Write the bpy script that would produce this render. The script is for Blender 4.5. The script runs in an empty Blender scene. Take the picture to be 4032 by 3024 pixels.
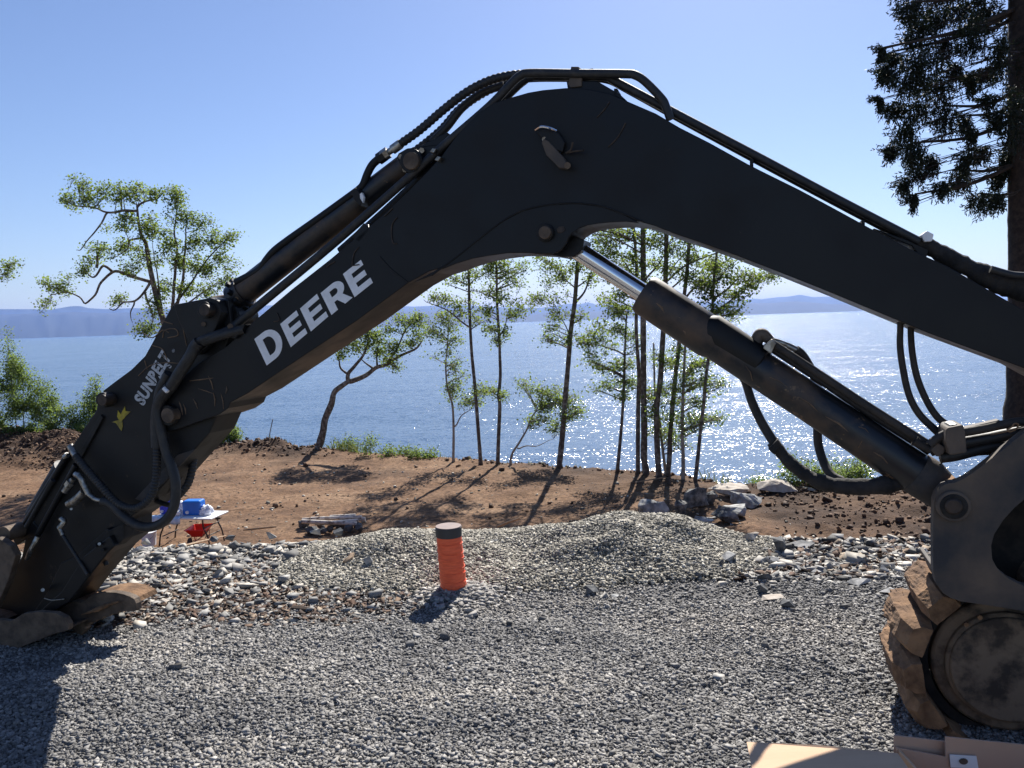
import bpy, bmesh, math, random
import numpy as np
from mathutils import Vector, Matrix, noise
from mathutils.geometry import tessellate_polygon
random.seed(7); RG = np.random.default_rng(11)
S = bpy.context.scene; COL = S.collection
R = math.radians

# ------------------------------------------------------------------ camera
FP = 3110.0; PITCH = R(4.50); ROLL = R(1.87); CAM = Vector((0, 0, 1.6))
f0 = Vector((0, math.cos(PITCH), -math.sin(PITCH))); r0 = Vector((1, 0, 0)); u0 = Vector((0, math.sin(PITCH), math.cos(PITCH)))
rr = math.cos(ROLL)*r0 - math.sin(ROLL)*u0; uu = math.sin(ROLL)*r0 + math.cos(ROLL)*u0
cd = bpy.data.cameras.new('camera'); co = bpy.data.objects.new('camera', cd); COL.objects.link(co)
co.matrix_world = Matrix(((rr.x, uu.x, -f0.x, CAM.x), (rr.y, uu.y, -f0.y, CAM.y), (rr.z, uu.z, -f0.z, CAM.z), (0, 0, 0, 1)))
cd.sensor_width = 36; cd.lens = FP/4032*36; cd.clip_start = 0.05; cd.clip_end = 120000
S.camera = co
# ------------------------------------------------------------------ light
SUN_EL = R(41); SUN_AZ = R(16)          # azimuth measured from the view direction (+Y) towards +X
w = bpy.data.worlds.new("World"); S.world = w; w.use_nodes = True
nt = w.node_tree; bg = nt.nodes['Background']
sky = nt.nodes.new('ShaderNodeTexSky'); sky.sky_type = 'NISHITA'; sky.sun_disc = False
sky.sun_elevation = SUN_EL; sky.sun_rotation = SUN_AZ; sky.altitude = 0; sky.air_density = 1.0; sky.dust_density = 0.35; sky.ozone_density = 2.6
tint = nt.nodes.new('ShaderNodeMixRGB'); tint.blend_type = 'MULTIPLY'; tint.inputs[0].default_value = 1; tint.inputs[2].default_value = (.895, .905, 1.045, 1)
nt.links.new(sky.outputs[0], tint.inputs[1]); nt.links.new(tint.outputs[0], bg.inputs[0]); bg.inputs[1].default_value = 0.063
sl = bpy.data.lights.new('sun', 'SUN'); sl.energy = 5.0; sl.angle = R(0.53); sl.color = (1, 0.95, 0.87)
so = bpy.data.objects.new('sun', sl); COL.objects.link(so)
sdir = Vector((math.cos(SUN_EL)*math.sin(SUN_AZ), math.cos(SUN_EL)*math.cos(SUN_AZ), math.sin(SUN_EL)))
so.rotation_euler = sdir.to_track_quat('Z', 'Y').to_euler(); so.location = (4, 10, 12)
S.view_settings.view_transform = 'Standard'; S.view_settings.look = 'None'; S.view_settings.gamma = 1
S.view_settings.exposure = 0.88
S.cycles.max_bounces = 6; S.cycles.volume_bounces = 0; S.cycles.transparent_max_bounces = 8
S.cycles.caustics_reflective = False; S.cycles.caustics_refractive = False

# ------------------------------------------------------------------ picture -> place helpers
def ray(X, Y): return f0 + (float(X-2016)/FP)*rr - (float(Y-1512)/FP)*uu
def PY(X, Y, dist):                       # point at world depth y = dist
    d = ray(X, Y); return CAM + d*(dist/d.y)
def PZ(X, Y, z):                          # point at height z
    d = ray(X, Y); return CAM + d*((z-1.6)/d.z)
YAW = R(17.5); NX = Vector((math.sin(YAW), math.cos(YAW), 0)); UX = Vector((math.cos(YAW), -math.sin(YAW), 0)); D0 = 3.17
def EP(X, Y, off=0.0):                    # point on the digger's plane
    d = ray(X, Y); return CAM + d*((D0+off)/(NX.dot(d)))
def ew(X, Y, off, hw):                    # half width in photo pixels -> metres there
    d = ray(X, Y); return hw/FP*((D0+off)/(NX.dot(d)))

# ------------------------------------------------------------------ objects
ORG = {}
def tag(o, label=None, cat=None, group=None, kind=None):
    if label: o['label'] = label
    if cat: o['category'] = cat
    if group: o['group'] = group
    if kind: o['kind'] = kind
    return o
def empty(name, loc, label, cat, group=None):
    o = bpy.data.objects.new(name, None); COL.objects.link(o); o.location = loc; o.empty_display_size = .2
    ORG[o.name] = Vector(loc); return tag(o, label, cat, group)
def link(name, me, m, parent=None, loc=None, smooth=False, bevel=0):
    """mesh given in world coordinates"""
    o = bpy.data.objects.new(name, me); COL.objects.link(o)
    base = Vector((0, 0, 0))
    if parent is not None:
        o.parent = parent; base = ORG[parent.name]
    elif loc is not None:
        base = Vector(loc); o.location = base
    if base.length: me.transform(Matrix.Translation(-base))
    ORG[o.name] = base
    if m is not None: me.materials.append(m)
    if smooth: me.shade_smooth()
    if bevel:
        b = o.modifiers.new('bevel', 'BEVEL'); b.width = bevel; b.segments = 2; b.limit_method = 'ANGLE'; b.angle_limit = R(35)
    return o
class MB:
    def __init__(s): s.v = []; s.f = []
    def add(s, v, f):
        n = len(s.v); s.v += [tuple(p) for p in v]; s.f += [tuple(i+n for i in q) for q in f]; return s
    def prism(s, loops, vec):
        """loops: outer loop (and holes) of 3D points; extruded along vec"""
        vec = Vector(vec); flat = [Vector(p) for l in loops for p in l]; n = len(flat)
        tri = tessellate_polygon([[Vector(p) for p in l] for l in loops])
        v = flat + [p+vec for p in flat]; f = []
        nrm = Vector((0, 0, 0))
        for t in tri: nrm += (flat[t[1]]-flat[t[0]]).cross(flat[t[2]]-flat[t[0]])
        for t in tri:
            a = tuple(t)
            tn = (flat[t[1]]-flat[t[0]]).cross(flat[t[2]]-flat[t[0]])
            if tn.dot(vec) > 0: a = a[::-1]
            f.append(a); f.append(tuple(i+n for i in a[::-1]))
        k = 0
        for l in loops:
            m_ = len(l)
            for i in range(m_): f.append((k+i, k+(i+1) % m_, k+(i+1) % m_+n, k+i+n))
            k += m_
        return s.add(v, f)
    def box(s, c, sx, sy, sz, ax=(1, 0, 0), ay=(0, 1, 0), az=(0, 0, 1)):
        c = Vector(c); ax = Vector(ax); ay = Vector(ay); az = Vector(az)
        v = [c+ax*(i*sx/2)+ay*(j*sy/2)+az*(k*sz/2) for i in (-1, 1) for j in (-1, 1) for k in (-1, 1)]
        return s.add(v, [(0, 1, 3, 2), (4, 6, 7, 5), (0, 4, 5, 1), (2, 3, 7, 6), (0, 2, 6, 4), (1, 5, 7, 3)])
    def tube(s, pts, rad, seg=10, cap=True):
        pts = [Vector(p) for p in pts]; n = len(pts)
        if not hasattr(rad, '__len__'): rad = [rad]*n
        t = (pts[1]-pts[0]).normalized(); a = t.orthogonal().normalized(); v = []; f = []
        for i, p in enumerate(pts):
            t = (pts[min(i+1, n-1)]-pts[max(i-1, 0)])
            if t.length < 1e-9: t = Vector((0, 0, 1))
            t.normalize(); a = (a-t*a.dot(t))
            a = a.normalized() if a.length > 1e-6 else t.orthogonal().normalized(); b = t.cross(a)
            for k in range(seg):
                q = 2*math.pi*k/seg; v.append(p+(a*math.cos(q)+b*math.sin(q))*rad[i])
        for i in range(n-1):
            for k in range(seg):
                f.append((i*seg+k, i*seg+(k+1) % seg, (i+1)*seg+(k+1) % seg, (i+1)*seg+k))
        if cap: f.append(tuple(range(seg))[::-1]); f.append(tuple((n-1)*seg+k for k in range(seg)))
        return s.add(v, f)
    def mesh(s, name='m'):
        me = bpy.data.meshes.new(name); me.from_pydata(s.v, [], s.f); me.update()
        bm = bmesh.new(); bm.from_mesh(me); bmesh.ops.recalc_face_normals(bm, faces=bm.faces); bm.to_mesh(me); bm.free(); return me
    def obj(s, name, m, parent=None, loc=None, smooth=False, bevel=0):
        me = s.mesh(name)
        o = link(name, me, m, parent, loc, False, bevel)
        if smooth: smooth_by_angle(me)
        return o
def smooth_by_angle(me, ang=40):
    me.shade_smooth()
    bm = bmesh.new(); bm.from_mesh(me)
    for e in bm.edges:
        if len(e.link_faces) == 2 and e.calc_face_angle(0) > R(ang): e.smooth = False
    bm.to_mesh(me); bm.free()
def npmesh(name, V, F):
    """V (n,3) F (m,k) arrays"""
    me = bpy.data.meshes.new(name); k = F.shape[1]
    me.vertices.add(len(V)); me.vertices.foreach_set('co', np.ascontiguousarray(V, dtype=np.float32).ravel())
    me.loops.add(F.size); me.loops.foreach_set('vertex_index', np.ascontiguousarray(F, dtype=np.int32).ravel())
    me.polygons.add(len(F)); me.polygons.foreach_set('loop_start', np.arange(0, F.size, k, dtype=np.int32))
    me.polygons.foreach_set('loop_total', np.full(len(F), k, dtype=np.int32)); me.update(calc_edges=True); me.validate(); return me
def crom(pts, per=6):
    """Catmull-Rom through points (Vectors)"""
    P = [Vector(p) for p in pts]; P = [2*P[0]-P[1]]+P+[2*P[-1]-P[-2]]; out = []
    for i in range(1, len(P)-2):
        for k in range(per):
            t = k/per; a, b, c, d = P[i-1], P[i], P[i+1], P[i+2]
            out.append(.5*((2*b)+(c-a)*t+(2*a-5*b+4*c-d)*t*t+(3*b-a-3*c+d)*t**3))
    out.append(P[-2]); return out

# ------------------------------------------------------------------ materials
def newmat(name):
    m = bpy.data.materials.new(name); m.use_nodes = True; n = m.node_tree.nodes; l = m.node_tree.links
    return m, n, l, n['Principled BSDF']
def noise_node(n, l, scale, detail=4, rough=.55, coord='Object', stretch=None):
    tc = n.new('ShaderNodeTexCoord'); src = tc.outputs[coord]
    if stretch:
        mp = n.new('ShaderNodeMapping'); mp.inputs['Scale'].default_value = stretch; l.new(src, mp.inputs[0]); src = mp.outputs[0]
    t = n.new('ShaderNodeTexNoise'); t.inputs['Scale'].default_value = scale; t.inputs['Detail'].default_value = detail
    t.inputs['Roughness'].default_value = rough; l.new(src, t.inputs['Vector']); return t
def ramp(n, l, src, stops):
    r = n.new('ShaderNodeValToRGB'); e = r.color_ramp.elements
    while len(e) < len(stops): e.new(.5)
    for i, (p, c) in enumerate(stops): e[i].position = p; e[i].color = (*c, 1) if len(c) == 3 else c
    l.new(src, r.inputs[0]); return r
def pmat(name, c1, c2=None, scale=8, rough=.6, metal=0, bump=0, bscale=60, lo=.4, hi=.62, r2=None, stretch=None, spec=.5):
    m, n, l, b = newmat(name); b.inputs['Roughness'].default_value = rough; b.inputs['Metallic'].default_value = metal
    b.inputs['Specular IOR Level'].default_value = spec
    b.inputs['Base Color'].default_value = (*c1, 1)
    if c2:
        t = noise_node(n, l, scale, 6, .6, stretch=stretch); r_ = ramp(n, l, t.outputs[0], [(lo, c1), (hi, c2)]); l.new(r_.outputs[0], b.inputs['Base Color'])
        if r2 is not None:
            q = ramp(n, l, t.outputs[0], [(lo, (rough,)*3), (hi, (r2,)*3)]); l.new(q.outputs[0], b.inputs['Roughness'])
    if bump:
        t2 = noise_node(n, l, bscale, 5, .6); bp = n.new('ShaderNodeBump'); bp.inputs['Strength'].default_value = bump; bp.inputs['Distance'].default_value = .01
        l.new(t2.outputs[0], bp.inputs['Height']); l.new(bp.outputs[0], b.inputs['Normal'])
    return m
def flecks(m, col, scale=26, lo=.66, hi=.69):
    n = m.node_tree.nodes; l = m.node_tree.links; b = n['Principled BSDF']; src = b.inputs['Base Color'].links[0].from_socket
    t = noise_node(n, l, scale, 6, .75); r_ = ramp(n, l, t.outputs[0], [(lo, (0, 0, 0)), (hi, (1, 1, 1))]); mx = n.new('ShaderNodeMixRGB'); l.new(r_.outputs[0], mx.inputs[0]); l.new(src, mx.inputs[1]); mx.inputs[2].default_value = (*col, 1); l.new(mx.outputs[0], b.inputs['Base Color'])
def stonemat(name, stops, rough=.85, broad=False):
    m, n, l, b = newmat(name); g = n.new('ShaderNodeNewGeometry')
    r_ = ramp(n, l, g.outputs['Random Per Island'], stops); r_.color_ramp.interpolation = 'LINEAR'
    t = noise_node(n, l, 45, 5, .65); mx = n.new('ShaderNodeMixRGB'); mx.blend_type = 'MULTIPLY'; mx.inputs[0].default_value = .7
    q = ramp(n, l, t.outputs[0], [(.3, (.55, .55, .55)), (.7, (1.15, 1.15, 1.15))])
    l.new(r_.outputs[0], mx.inputs[1]); l.new(q.outputs[0], mx.inputs[2]); res = mx.outputs[0]
    if broad:   # damp and dusty patches of the driveway
        t3 = noise_node(n, l, 1.1, 4, .6, stretch=(.6, 1.3, 1)); q3 = ramp(n, l, t3.outputs[0], [(.38, (.68, .69, .71)), (.5, (.95, .95, .95)), (.64, (1.18, 1.15, 1.11))]); m3 = n.new('ShaderNodeMixRGB'); m3.blend_type = 'MULTIPLY'; m3.inputs[0].default_value = 1
        l.new(res, m3.inputs[1]); l.new(q3.outputs[0], m3.inputs[2]); res = m3.outputs[0]
    l.new(res, b.inputs['Base Color'])
    b.inputs['Roughness'].default_value = rough; b.inputs['Specular IOR Level'].default_value = .35
    bp = n.new('ShaderNodeBump'); bp.inputs['Strength'].default_value = .35; bp.inputs['Distance'].default_value = .004
    l.new(t.outputs[0], bp.inputs['Height']); l.new(bp.outputs[0], b.inputs['Normal'])
    return m
M = {}
M['paint'] = pmat('black_paint', (.0036, .0046, .0068), (.012, .012, .0125), 3.5, .40, 0, .06, 9, .45, .75, .65, spec=.3)
M['paint_arm'] = pmat('worn_black_paint', (.0052, .0060, .0072), (.019, .0165, .0145), 7, .5, 0, .1, 14, .45, .72, .75, spec=.35)
M['barrel'] = pmat('dusty_cylinder_paint', (.010, .012, .016), (.11, .072, .046), 5, .35, 0, .04, 30, .47, .70, .8)
flecks(M['paint'], (.045, .034, .026), 17, .69, .72); flecks(M['paint_arm'], (.06, .043, .03), 14, .64, .69); flecks(M['barrel'], (.17, .11, .065), 9, .63, .65)
M['scuff'] = pmat('scuffed_brown_primer', (.20, .125, .07), (.10, .07, .05), 30, .8)
M['chrome'] = pmat('chrome', (.75, .76, .78), None, rough=.13, metal=1)
M['steel'] = pmat('plated_steel', (.42, .41, .38), (.2, .18, .15), 40, .38, .9)
M['rubber'] = pmat('hose_rubber', (.014, .0145, .016), (.045, .038, .032), 25, .55, 0, .1, 90, .5, .75)
M['dusthose'] = pmat('dusty_hose_rubber', (.05, .04, .032), (.022, .02, .019), 18, .75, 0, .2, 60)
M['fabric'] = pmat('hose_wrap', (.012, .011, .011), (.035, .03, .027), 14, .9, 0, .8, 30)
M['casting'] = pmat('dusty_grey_casting', (.035, .035, .037), (.14, .102, .072), 3, .75, 0, .2, 60, .40, .66)
M['rust'] = pmat('rusty_steel', (.15, .108, .075), (.07, .05, .036), 12, .75, .2, .5, 35)
M['pin'] = pmat('worn_pin', (.07, .05, .038), (.03, .025, .022), 30, .6, .4)
M['mud'] = pmat('dried_mud', (.115, .062, .031), (.28, .16, .082), 9, .95, 0, .8, 40)
M['idler'] = pmat('muddy_idler', (.19, .135, .088), (.045, .033, .024), 8, .85, 0, .5, 25, .46, .60)
M['black'] = pmat('dark_gap', (.012, .011, .010), (.03, .025, .02), 20, .9)
M['decal'] = pmat('white_decal', (.86, .86, .87), (.76, .76, .76), 20, .5)
M['decal_worn'] = pmat('worn_grey_decal', (.50, .51, .52), (.05, .05, .05), 60, .6, lo=.57, hi=.62)
M['yellow'] = pmat('yellow_sticker', (.42, .33, .02), (.2, .16, .03), 40, .6)
M['orange'] = pmat('orange_tape', (.95, .155, .055), (.80, .11, .04), 16, .55, 0, .6, 14, stretch=(1, 1, 6))
M['pvc'] = pmat('dark_cap', (.035, .037, .04), None, rough=.5)
M['captop'] = pmat('brown_disc', (.20, .13, .11), (.15, .1, .09), 20, .6)
M['card'] = pmat('cardboard', (.62, .42, .27), (.58, .385, .245), 2.5, .85, 0, .1, 30, stretch=(1, 8, 1))
M['cardin'] = pmat('cardboard_inside', (.50, .33, .235), (.46, .30, .21), 3, .85)
M['paper'] = pmat('white_label', (.75, .75, .76), None, rough=.7)
M['blot'] = pmat('brown_stain', (.10, .07, .05), None, rough=.9)
M['boulder'] = pmat('boulder_stone', (.16, .16, .155), (.50, .49, .46), 5, .85, 0, .8, 16, .38, .66)
M['boulder_d'] = pmat('dark_boulder_stone', (.05, .05, .048), (.30, .29, .27), 7, .85, 0, .8, 16, .38, .7)
M['rock'] = pmat('broken_rock', (.20, .20, .195), (.42, .415, .40), 12, .8, 0, .6, 30)
M['rock_d'] = pmat('dark_broken_rock', (.055, .06, .065), (.13, .135, .14), 12, .8, 0, .6, 30)
M['rock_t'] = pmat('tan_broken_rock', (.36, .30, .24), (.45, .40, .34), 12, .8, 0, .6, 30)
M['gravel'] = stonemat('crushed_gravel', [(0, (.11, .106, .10)), (.3, (.205, .197, .187)), (.72, (.32, .308, .292)), (.95, (.39, .375, .35)), (1, (.48, .455, .42))], broad=True)
M['chips'] = stonemat('rock_chips', [(0, (.07, .068, .064)), (.35, (.21, .205, .195)), (.65, (.34, .33, .31)), (.85, (.46, .42, .36)), (1, (.58, .55, .49))])
M['pea'] = stonemat('pea_gravel', [(0, (.06, .058, .05)), (.25, (.15, .142, .12)), (.5, (.31, .285, .235)), (.85, (.47, .435, .36)), (1, (.60, .57, .50))])
M['clod'] = stonemat('soil_clods', [(0, (.045, .027, .018)), (.6, (.11, .063, .038)), (1, (.20, .12, .07))])
M['litter'] = stonemat('leaf_litter', [(0, (.035, .022, .016)), (.5, (.10, .055, .036)), (.8, (.18, .12, .08)), (1, (.40, .33, .25))])
M['pea_core'] = pmat('pea_gravel_bed', (.10, .10, .085), (.2, .19, .15), 60, .9, 0, 1, 80)
M['white'] = pmat('white_plastic', (.8, .8, .8), None, rough=.45)
M['bluejug'] = pmat('blue_plastic', (.012, .16, .62), None, rough=.35)
M['bluejug2'] = pmat('deep_blue_plastic', (.012, .045, .55), None, rough=.35)
M['film'] = pmat('blue_plastic_film', (.35, .5, .72), (.6, .7, .8), 12, .3, bump=.6, bscale=12)
M['bag'] = pmat('white_plastic_bag', (.72, .76, .85), None, rough=.4, bump=.8, bscale=20)
M['red'] = pmat('red_plastic', (.75, .03, .025), None, rough=.4)
M['redmetal'] = pmat('red_metal', (.35, .03, .02), None, rough=.5)
M['legs'] = pmat('dark_table_metal', (.03, .022, .018), None, rough=.5)
M['tyre'] = pmat('tyre_rubber', (.05, .035, .03), None, rough=.9)
M['birch'] = pmat('pale_bark', (.55, .5, .45), (.14, .1, .08), 9, .9, lo=.5, hi=.68)
M['wood'] = pmat('weathered_wood', (.38, .27, .17), (.24, .16, .1), 14, .85, stretch=(1, 1, 1))
M['bark'] = pmat('alder_bark', (.075, .058, .046), (.28, .25, .21), 9, .9, 0, .9, 20, .46, .66)
M['barkp'] = pmat('pale_alder_bark', (.30, .27, .23), (.09, .07, .055), 6, .9, 0, .5, 20, .5, .7)
M['bark_s'] = pmat('spruce_bark', (.018, .014, .012), (.045, .034, .027), 9, .95, 0, 1, 14)
def leafmat(name, c1, c2, trans, tcol):
    m, n, l, b = newmat(name); g = n.new('ShaderNodeNewGeometry')
    r_ = ramp(n, l, g.outputs['Random Per Island'], [(0, c1), (1, c2)]); l.new(r_.outputs[0], b.inputs['Base Color'])
    b.inputs['Roughness'].default_value = .65; b.inputs['Specular IOR Level'].default_value = .25
    if trans:
        tr = n.new('ShaderNodeBsdfTranslucent'); q = ramp(n, l, g.outputs['Random Per Island'], [(0, tcol), (1, tuple(min(1, c*1.5) for c in tcol))]); l.new(q.outputs[0], tr.inputs[0])
        mx = n.new('ShaderNodeMixShader'); mx.inputs[0].default_value = trans
        l.new(b.outputs[0], mx.inputs[1]); l.new(tr.outputs[0], mx.inputs[2]); l.new(mx.outputs[0], n['Material Output'].inputs[0])
    return m
M['leaf'] = leafmat('alder_leaf', (.035, .055, .02), (.085, .12, .04), .5, (.21, .28, .055))
M['bushleaf'] = leafmat('shrub_leaf', (.04, .065, .022), (.10, .15, .05), .45, (.22, .30, .06))
M['grassleaf'] = leafmat('grass_blade', (.05, .07, .025), (.14, .14, .06), .3, (.16, .18, .06))
M['needle'] = leafmat('spruce_needle', (.006, .011, .008), (.016, .024, .013), .06, (.03, .045, .012))

# ------------------------------------------------------------------ terrain
EX_ = [-60, -23.8, -16.1, -6.9, -1.6, 1.3, 5.0, 5.9, 7.2, 10.3, 60]
EY_ = [42, 36.6, 32, 29, 26, 24.2, 21.8, 20.4, 20.4, 19.4, 16]
PX_ = [-60, -3.2, -1.6, 0, 1.6, 3, 60]; PE_ = [5.9, 5.7, 5.85, 5.8, 5.45, 5.3, 5.3]
LOW = -2.9; SEA = -10.4
_tab = RG.random((256, 256))
def vnoise(x, y):
    x = np.asarray(x, float); y = np.asarray(y, float)
    xi = np.floor(x).astype(int); yi = np.floor(y).astype(int); fx = x-xi; fy = y-yi; fx = fx*fx*(3-2*fx); fy = fy*fy*(3-2*fy)
    g = lambda a, b: _tab[a % 256, b % 256]
    return (g(xi, yi)*(1-fx)+g(xi+1, yi)*fx)*(1-fy)+(g(xi, yi+1)*(1-fx)+g(xi+1, yi+1)*fx)*fy-.5
def fbm(x, y, o=4, s=1.0):
    r_ = 0; a = 1
    for k in range(o): r_ = r_+a*vnoise(x*s+17*k, y*s+9*k); s *= 2.05; a *= .5
    return r_
def sm(a, b, t): t = np.clip((t-a)/(b-a), 0, 1); return t*t*(3-2*t)
def mound(x, y):
    cx = np.array([-1.7, -1.25, -.9, -.35, -.02, .3, .72, 1.1, 1.4, 1.65, 1.95]); cz = np.array([0, .08, .175, .12, .10, .165, .21, .175, .09, .03, 0])
    h = np.interp(x, cx, cz)
    prof = np.where(y < 5.45, sm(4.5, 5.45, y), 1-sm(5.45, 6.2, y))
    return h*prof*(1+.75*fbm(x, y, 3, 2.6)*sm(4.6, 5.1, y)*(1-.6*sm(5.2, 5.45, y)))
def ground(x, y):
    x = np.asarray(x, float); y = np.asarray(y, float)
    pe = np.interp(x, PX_, PE_); fe = np.interp(x, EX_, EY_)
    pad = .05*fbm(x, y, 3, .7)+.022*fbm(x, y, 2, 3.0)*sm(5.6, 4, y)
    low = LOW+.10*fbm(x, y, 4, .35)+.06*fbm(x, y, 3, 1.6)+.035*fbm(x, y, 2, 4.2)
    # loose soil: berm at the far left, rough soil on the right
    bl = sm(-11, -14, x)*np.exp(-((y-(fe-2.5))/3.0)**2)*.55
    bm_ = np.exp(-((x+9.6)/2.2)**2)*np.exp(-((y-(fe-.8))/1.3)**2)*.35
    br = sm(5.3, 6.6, x)*(.13*fbm(x, y, 5, 1.3)+.06)
    fl = sm(1.4, -1.2, y-fe+1.2)
    low = low+bl*(1+1.3*fbm(x, y, 5, 1.1))+bm_*(1+1.2*fbm(x, y, 5, 1.5))+br+sm(0, 5, x)*.05*fbm(x, y, 4, 2.5)
    t = np.clip((y-pe)/3.6, 0, 1); t = t*(1+.15*np.sin(np.pi*t))
    t = np.clip(t, 0, 1)
    z = pad*(1-t)+low*t
    d = y-fe
    z = z-np.where(d > 0, np.minimum(d*1.3, 9.5)+0*d, 0)+.25*fbm(x, y, 3, .6)*sm(0, 3, d)
    return z
def gz(x, y): return float(ground(np.array([x]), np.array([y]))[0])
def axis(segs):
    out = []
    for a, b, st in segs: out += list(np.arange(a, b, st))
    return np.array(out+[segs[-1][1]])
xs = axis([(-300, -60, 20), (-60, -20, 1), (-20, -5.2, .16), (-5.2, 5.2, .05), (5.2, 14, .12), (14, 60, 1), (60, 300, 20)])
ys = axis([(-40, 0, 2), (0, 2.4, .2), (2.4, 7.6, .05), (7.6, 14, .2), (14, 38, .10), (38, 60, 1)])
GX, GY = np.meshgrid(xs, ys); GZ = ground(GX, GY); nx_, ny_ = len(xs), len(ys)
V = np.stack([GX.ravel(), GY.ravel(), GZ.ravel()], 1)
ii = np.arange(nx_*ny_).reshape(ny_, nx_); F = np.stack([ii[:-1, :-1].ravel(), ii[:-1, 1:].ravel(), ii[1:, 1:].ravel(), ii[1:, :-1].ravel()], 1)
gm = npmesh('ground', V, F)
pe = np.interp(GX, PX_, PE_); fe = np.interp(GX, EX_, EY_)
dirt = sm(-.3, .5, GY-pe+.3*fbm(GX, GY, 3, 2)).ravel()
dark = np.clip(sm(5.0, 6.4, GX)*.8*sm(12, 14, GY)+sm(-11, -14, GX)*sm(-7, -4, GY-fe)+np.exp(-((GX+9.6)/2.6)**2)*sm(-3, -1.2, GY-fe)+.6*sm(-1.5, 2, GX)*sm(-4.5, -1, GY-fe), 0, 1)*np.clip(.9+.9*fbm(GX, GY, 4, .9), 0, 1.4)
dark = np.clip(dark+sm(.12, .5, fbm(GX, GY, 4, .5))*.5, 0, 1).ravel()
litz = (sm(-.5, -1.1, GX)*sm(4.2, 4.9, GY)).ravel()
for nm, arr in (('dirt', dirt), ('dark', dark), ('litter', litz)):
    a = gm.attributes.new(nm, 'FLOAT', 'POINT'); a.data.foreach_set('value', arr.astype(np.float32))
m, n, l, b = newmat('ground_surface')
def attr(nm): a = n.new('ShaderNodeAttribute'); a.attribute_name = nm; return a.outputs['Fac']
def mixc(f, a, c):
    x_ = n.new('ShaderNodeMixRGB')
    for i, s_ in ((0, f), (1, a), (2, c)):
        if hasattr(s_, 'node'): l.new(s_, x_.inputs[i])
        else: x_.inputs[i].default_value = s_ if i == 0 else (*s_, 1)
    return x_.outputs[0]
na = noise_node(n, l, .7, 8, .62); nb = noise_node(n, l, 9, 8, .7); nc = noise_node(n, l, 70, 4, .7)
dc = ramp(n, l, na.outputs[0], [(.3, (.125, .068, .038)), (.5, (.235, .137, .078)), (.7, (.34, .22, .135))]).outputs[0]
dc = mixc(ramp(n, l, nb.outputs[0], [(.42, (0, 0, 0)), (.66, (1, 1, 1))]).outputs[0], dc, (.075, .043, .026))
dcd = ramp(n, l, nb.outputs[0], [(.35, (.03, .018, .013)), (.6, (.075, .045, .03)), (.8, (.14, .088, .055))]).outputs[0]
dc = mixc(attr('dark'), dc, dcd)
gc = ramp(n, l, nc.outputs[0], [(.35, (.085, .083, .08)), (.5, (.17, .165, .16)), (.68, (.30, .29, .28))]).outputs[0]
gc = mixc(attr('litter'), gc, ramp(n, l, nc.outputs[0], [(.35, (.05, .035, .025)), (.6, (.16, .11, .08)), (.75, (.3, .25, .2))]).outputs[0])
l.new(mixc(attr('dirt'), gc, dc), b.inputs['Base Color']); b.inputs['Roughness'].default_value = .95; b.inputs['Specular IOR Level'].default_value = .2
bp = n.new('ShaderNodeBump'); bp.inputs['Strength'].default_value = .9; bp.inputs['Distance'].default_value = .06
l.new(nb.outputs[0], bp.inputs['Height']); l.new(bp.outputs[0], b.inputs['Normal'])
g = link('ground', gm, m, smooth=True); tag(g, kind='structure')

# ------------------------------------------------------------------ sea and hills
m, n, l, b = newmat('sea_water')
b.inputs['Base Color'].default_value = (.030, .085, .135, 1); b.inputs['Roughness'].default_value = .16; b.inputs['IOR'].default_value = 1.333
nd = noise_node(n, l, .006, 5, .6, 'Object', (.4, 1.6, 1))
acc = None
for sc_, st, amp in ((5.5, (.6, 1.2, 1), 1.5), (1.1, (.5, 1.1, 1), .85), (.1, (.35, 1.2, 1), .35)):
    t = noise_node(n, l, sc_, 3, .6, 'Object', st)
    v1 = n.new('ShaderNodeVectorMath'); v1.operation = 'SUBTRACT'; v1.inputs[1].default_value = (.5, .5, .5); l.new(t.outputs['Color'], v1.inputs[0])
    v2 = n.new('ShaderNodeVectorMath'); v2.operation = 'MULTIPLY'; v2.inputs[1].default_value = (amp, amp, 0); l.new(v1.outputs[0], v2.inputs[0])
    if acc is None: acc = v2.outputs[0]
    else:
        v3 = n.new('ShaderNodeVectorMath'); v3.operation = 'ADD'; l.new(acc, v3.inputs[0]); l.new(v2.outputs[0], v3.inputs[1]); acc = v3.outputs[0]
v3 = n.new('ShaderNodeVectorMath'); v3.operation = 'ADD'; v3.inputs[1].default_value = (0, 0, 1); l.new(acc, v3.inputs[0])
v4 = n.new('ShaderNodeVectorMath'); v4.operation = 'NORMALIZE'; l.new(v3.outputs[0], v4.inputs[0]); l.new(v4.outputs[0], b.inputs['Normal'])
l.new(ramp(n, l, nd.outputs[0], [(.35, (.048, .095, .17)), (.65, (.072, .125, .20))]).outputs[0], b.inputs['Base Color'])
sx = axis([(-44000, 44000, 4000)]); sy = np.array([-200, 20, 60, 120, 300, 800, 2000, 6000, 14000, 30000, 60000.])
X_, Y_ = np.meshgrid(sx, sy); V = np.stack([X_.ravel(), Y_.ravel(), np.full(X_.size, SEA)], 1)
ii = np.arange(X_.size).reshape(X_.shape); F = np.stack([ii[:-1, :-1].ravel(), ii[:-1, 1:].ravel(), ii[1:, 1:].ravel(), ii[1:, :-1].ravel()], 1)
tag(link('sea', npmesh('sea', V, F), m), kind='structure')

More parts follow.
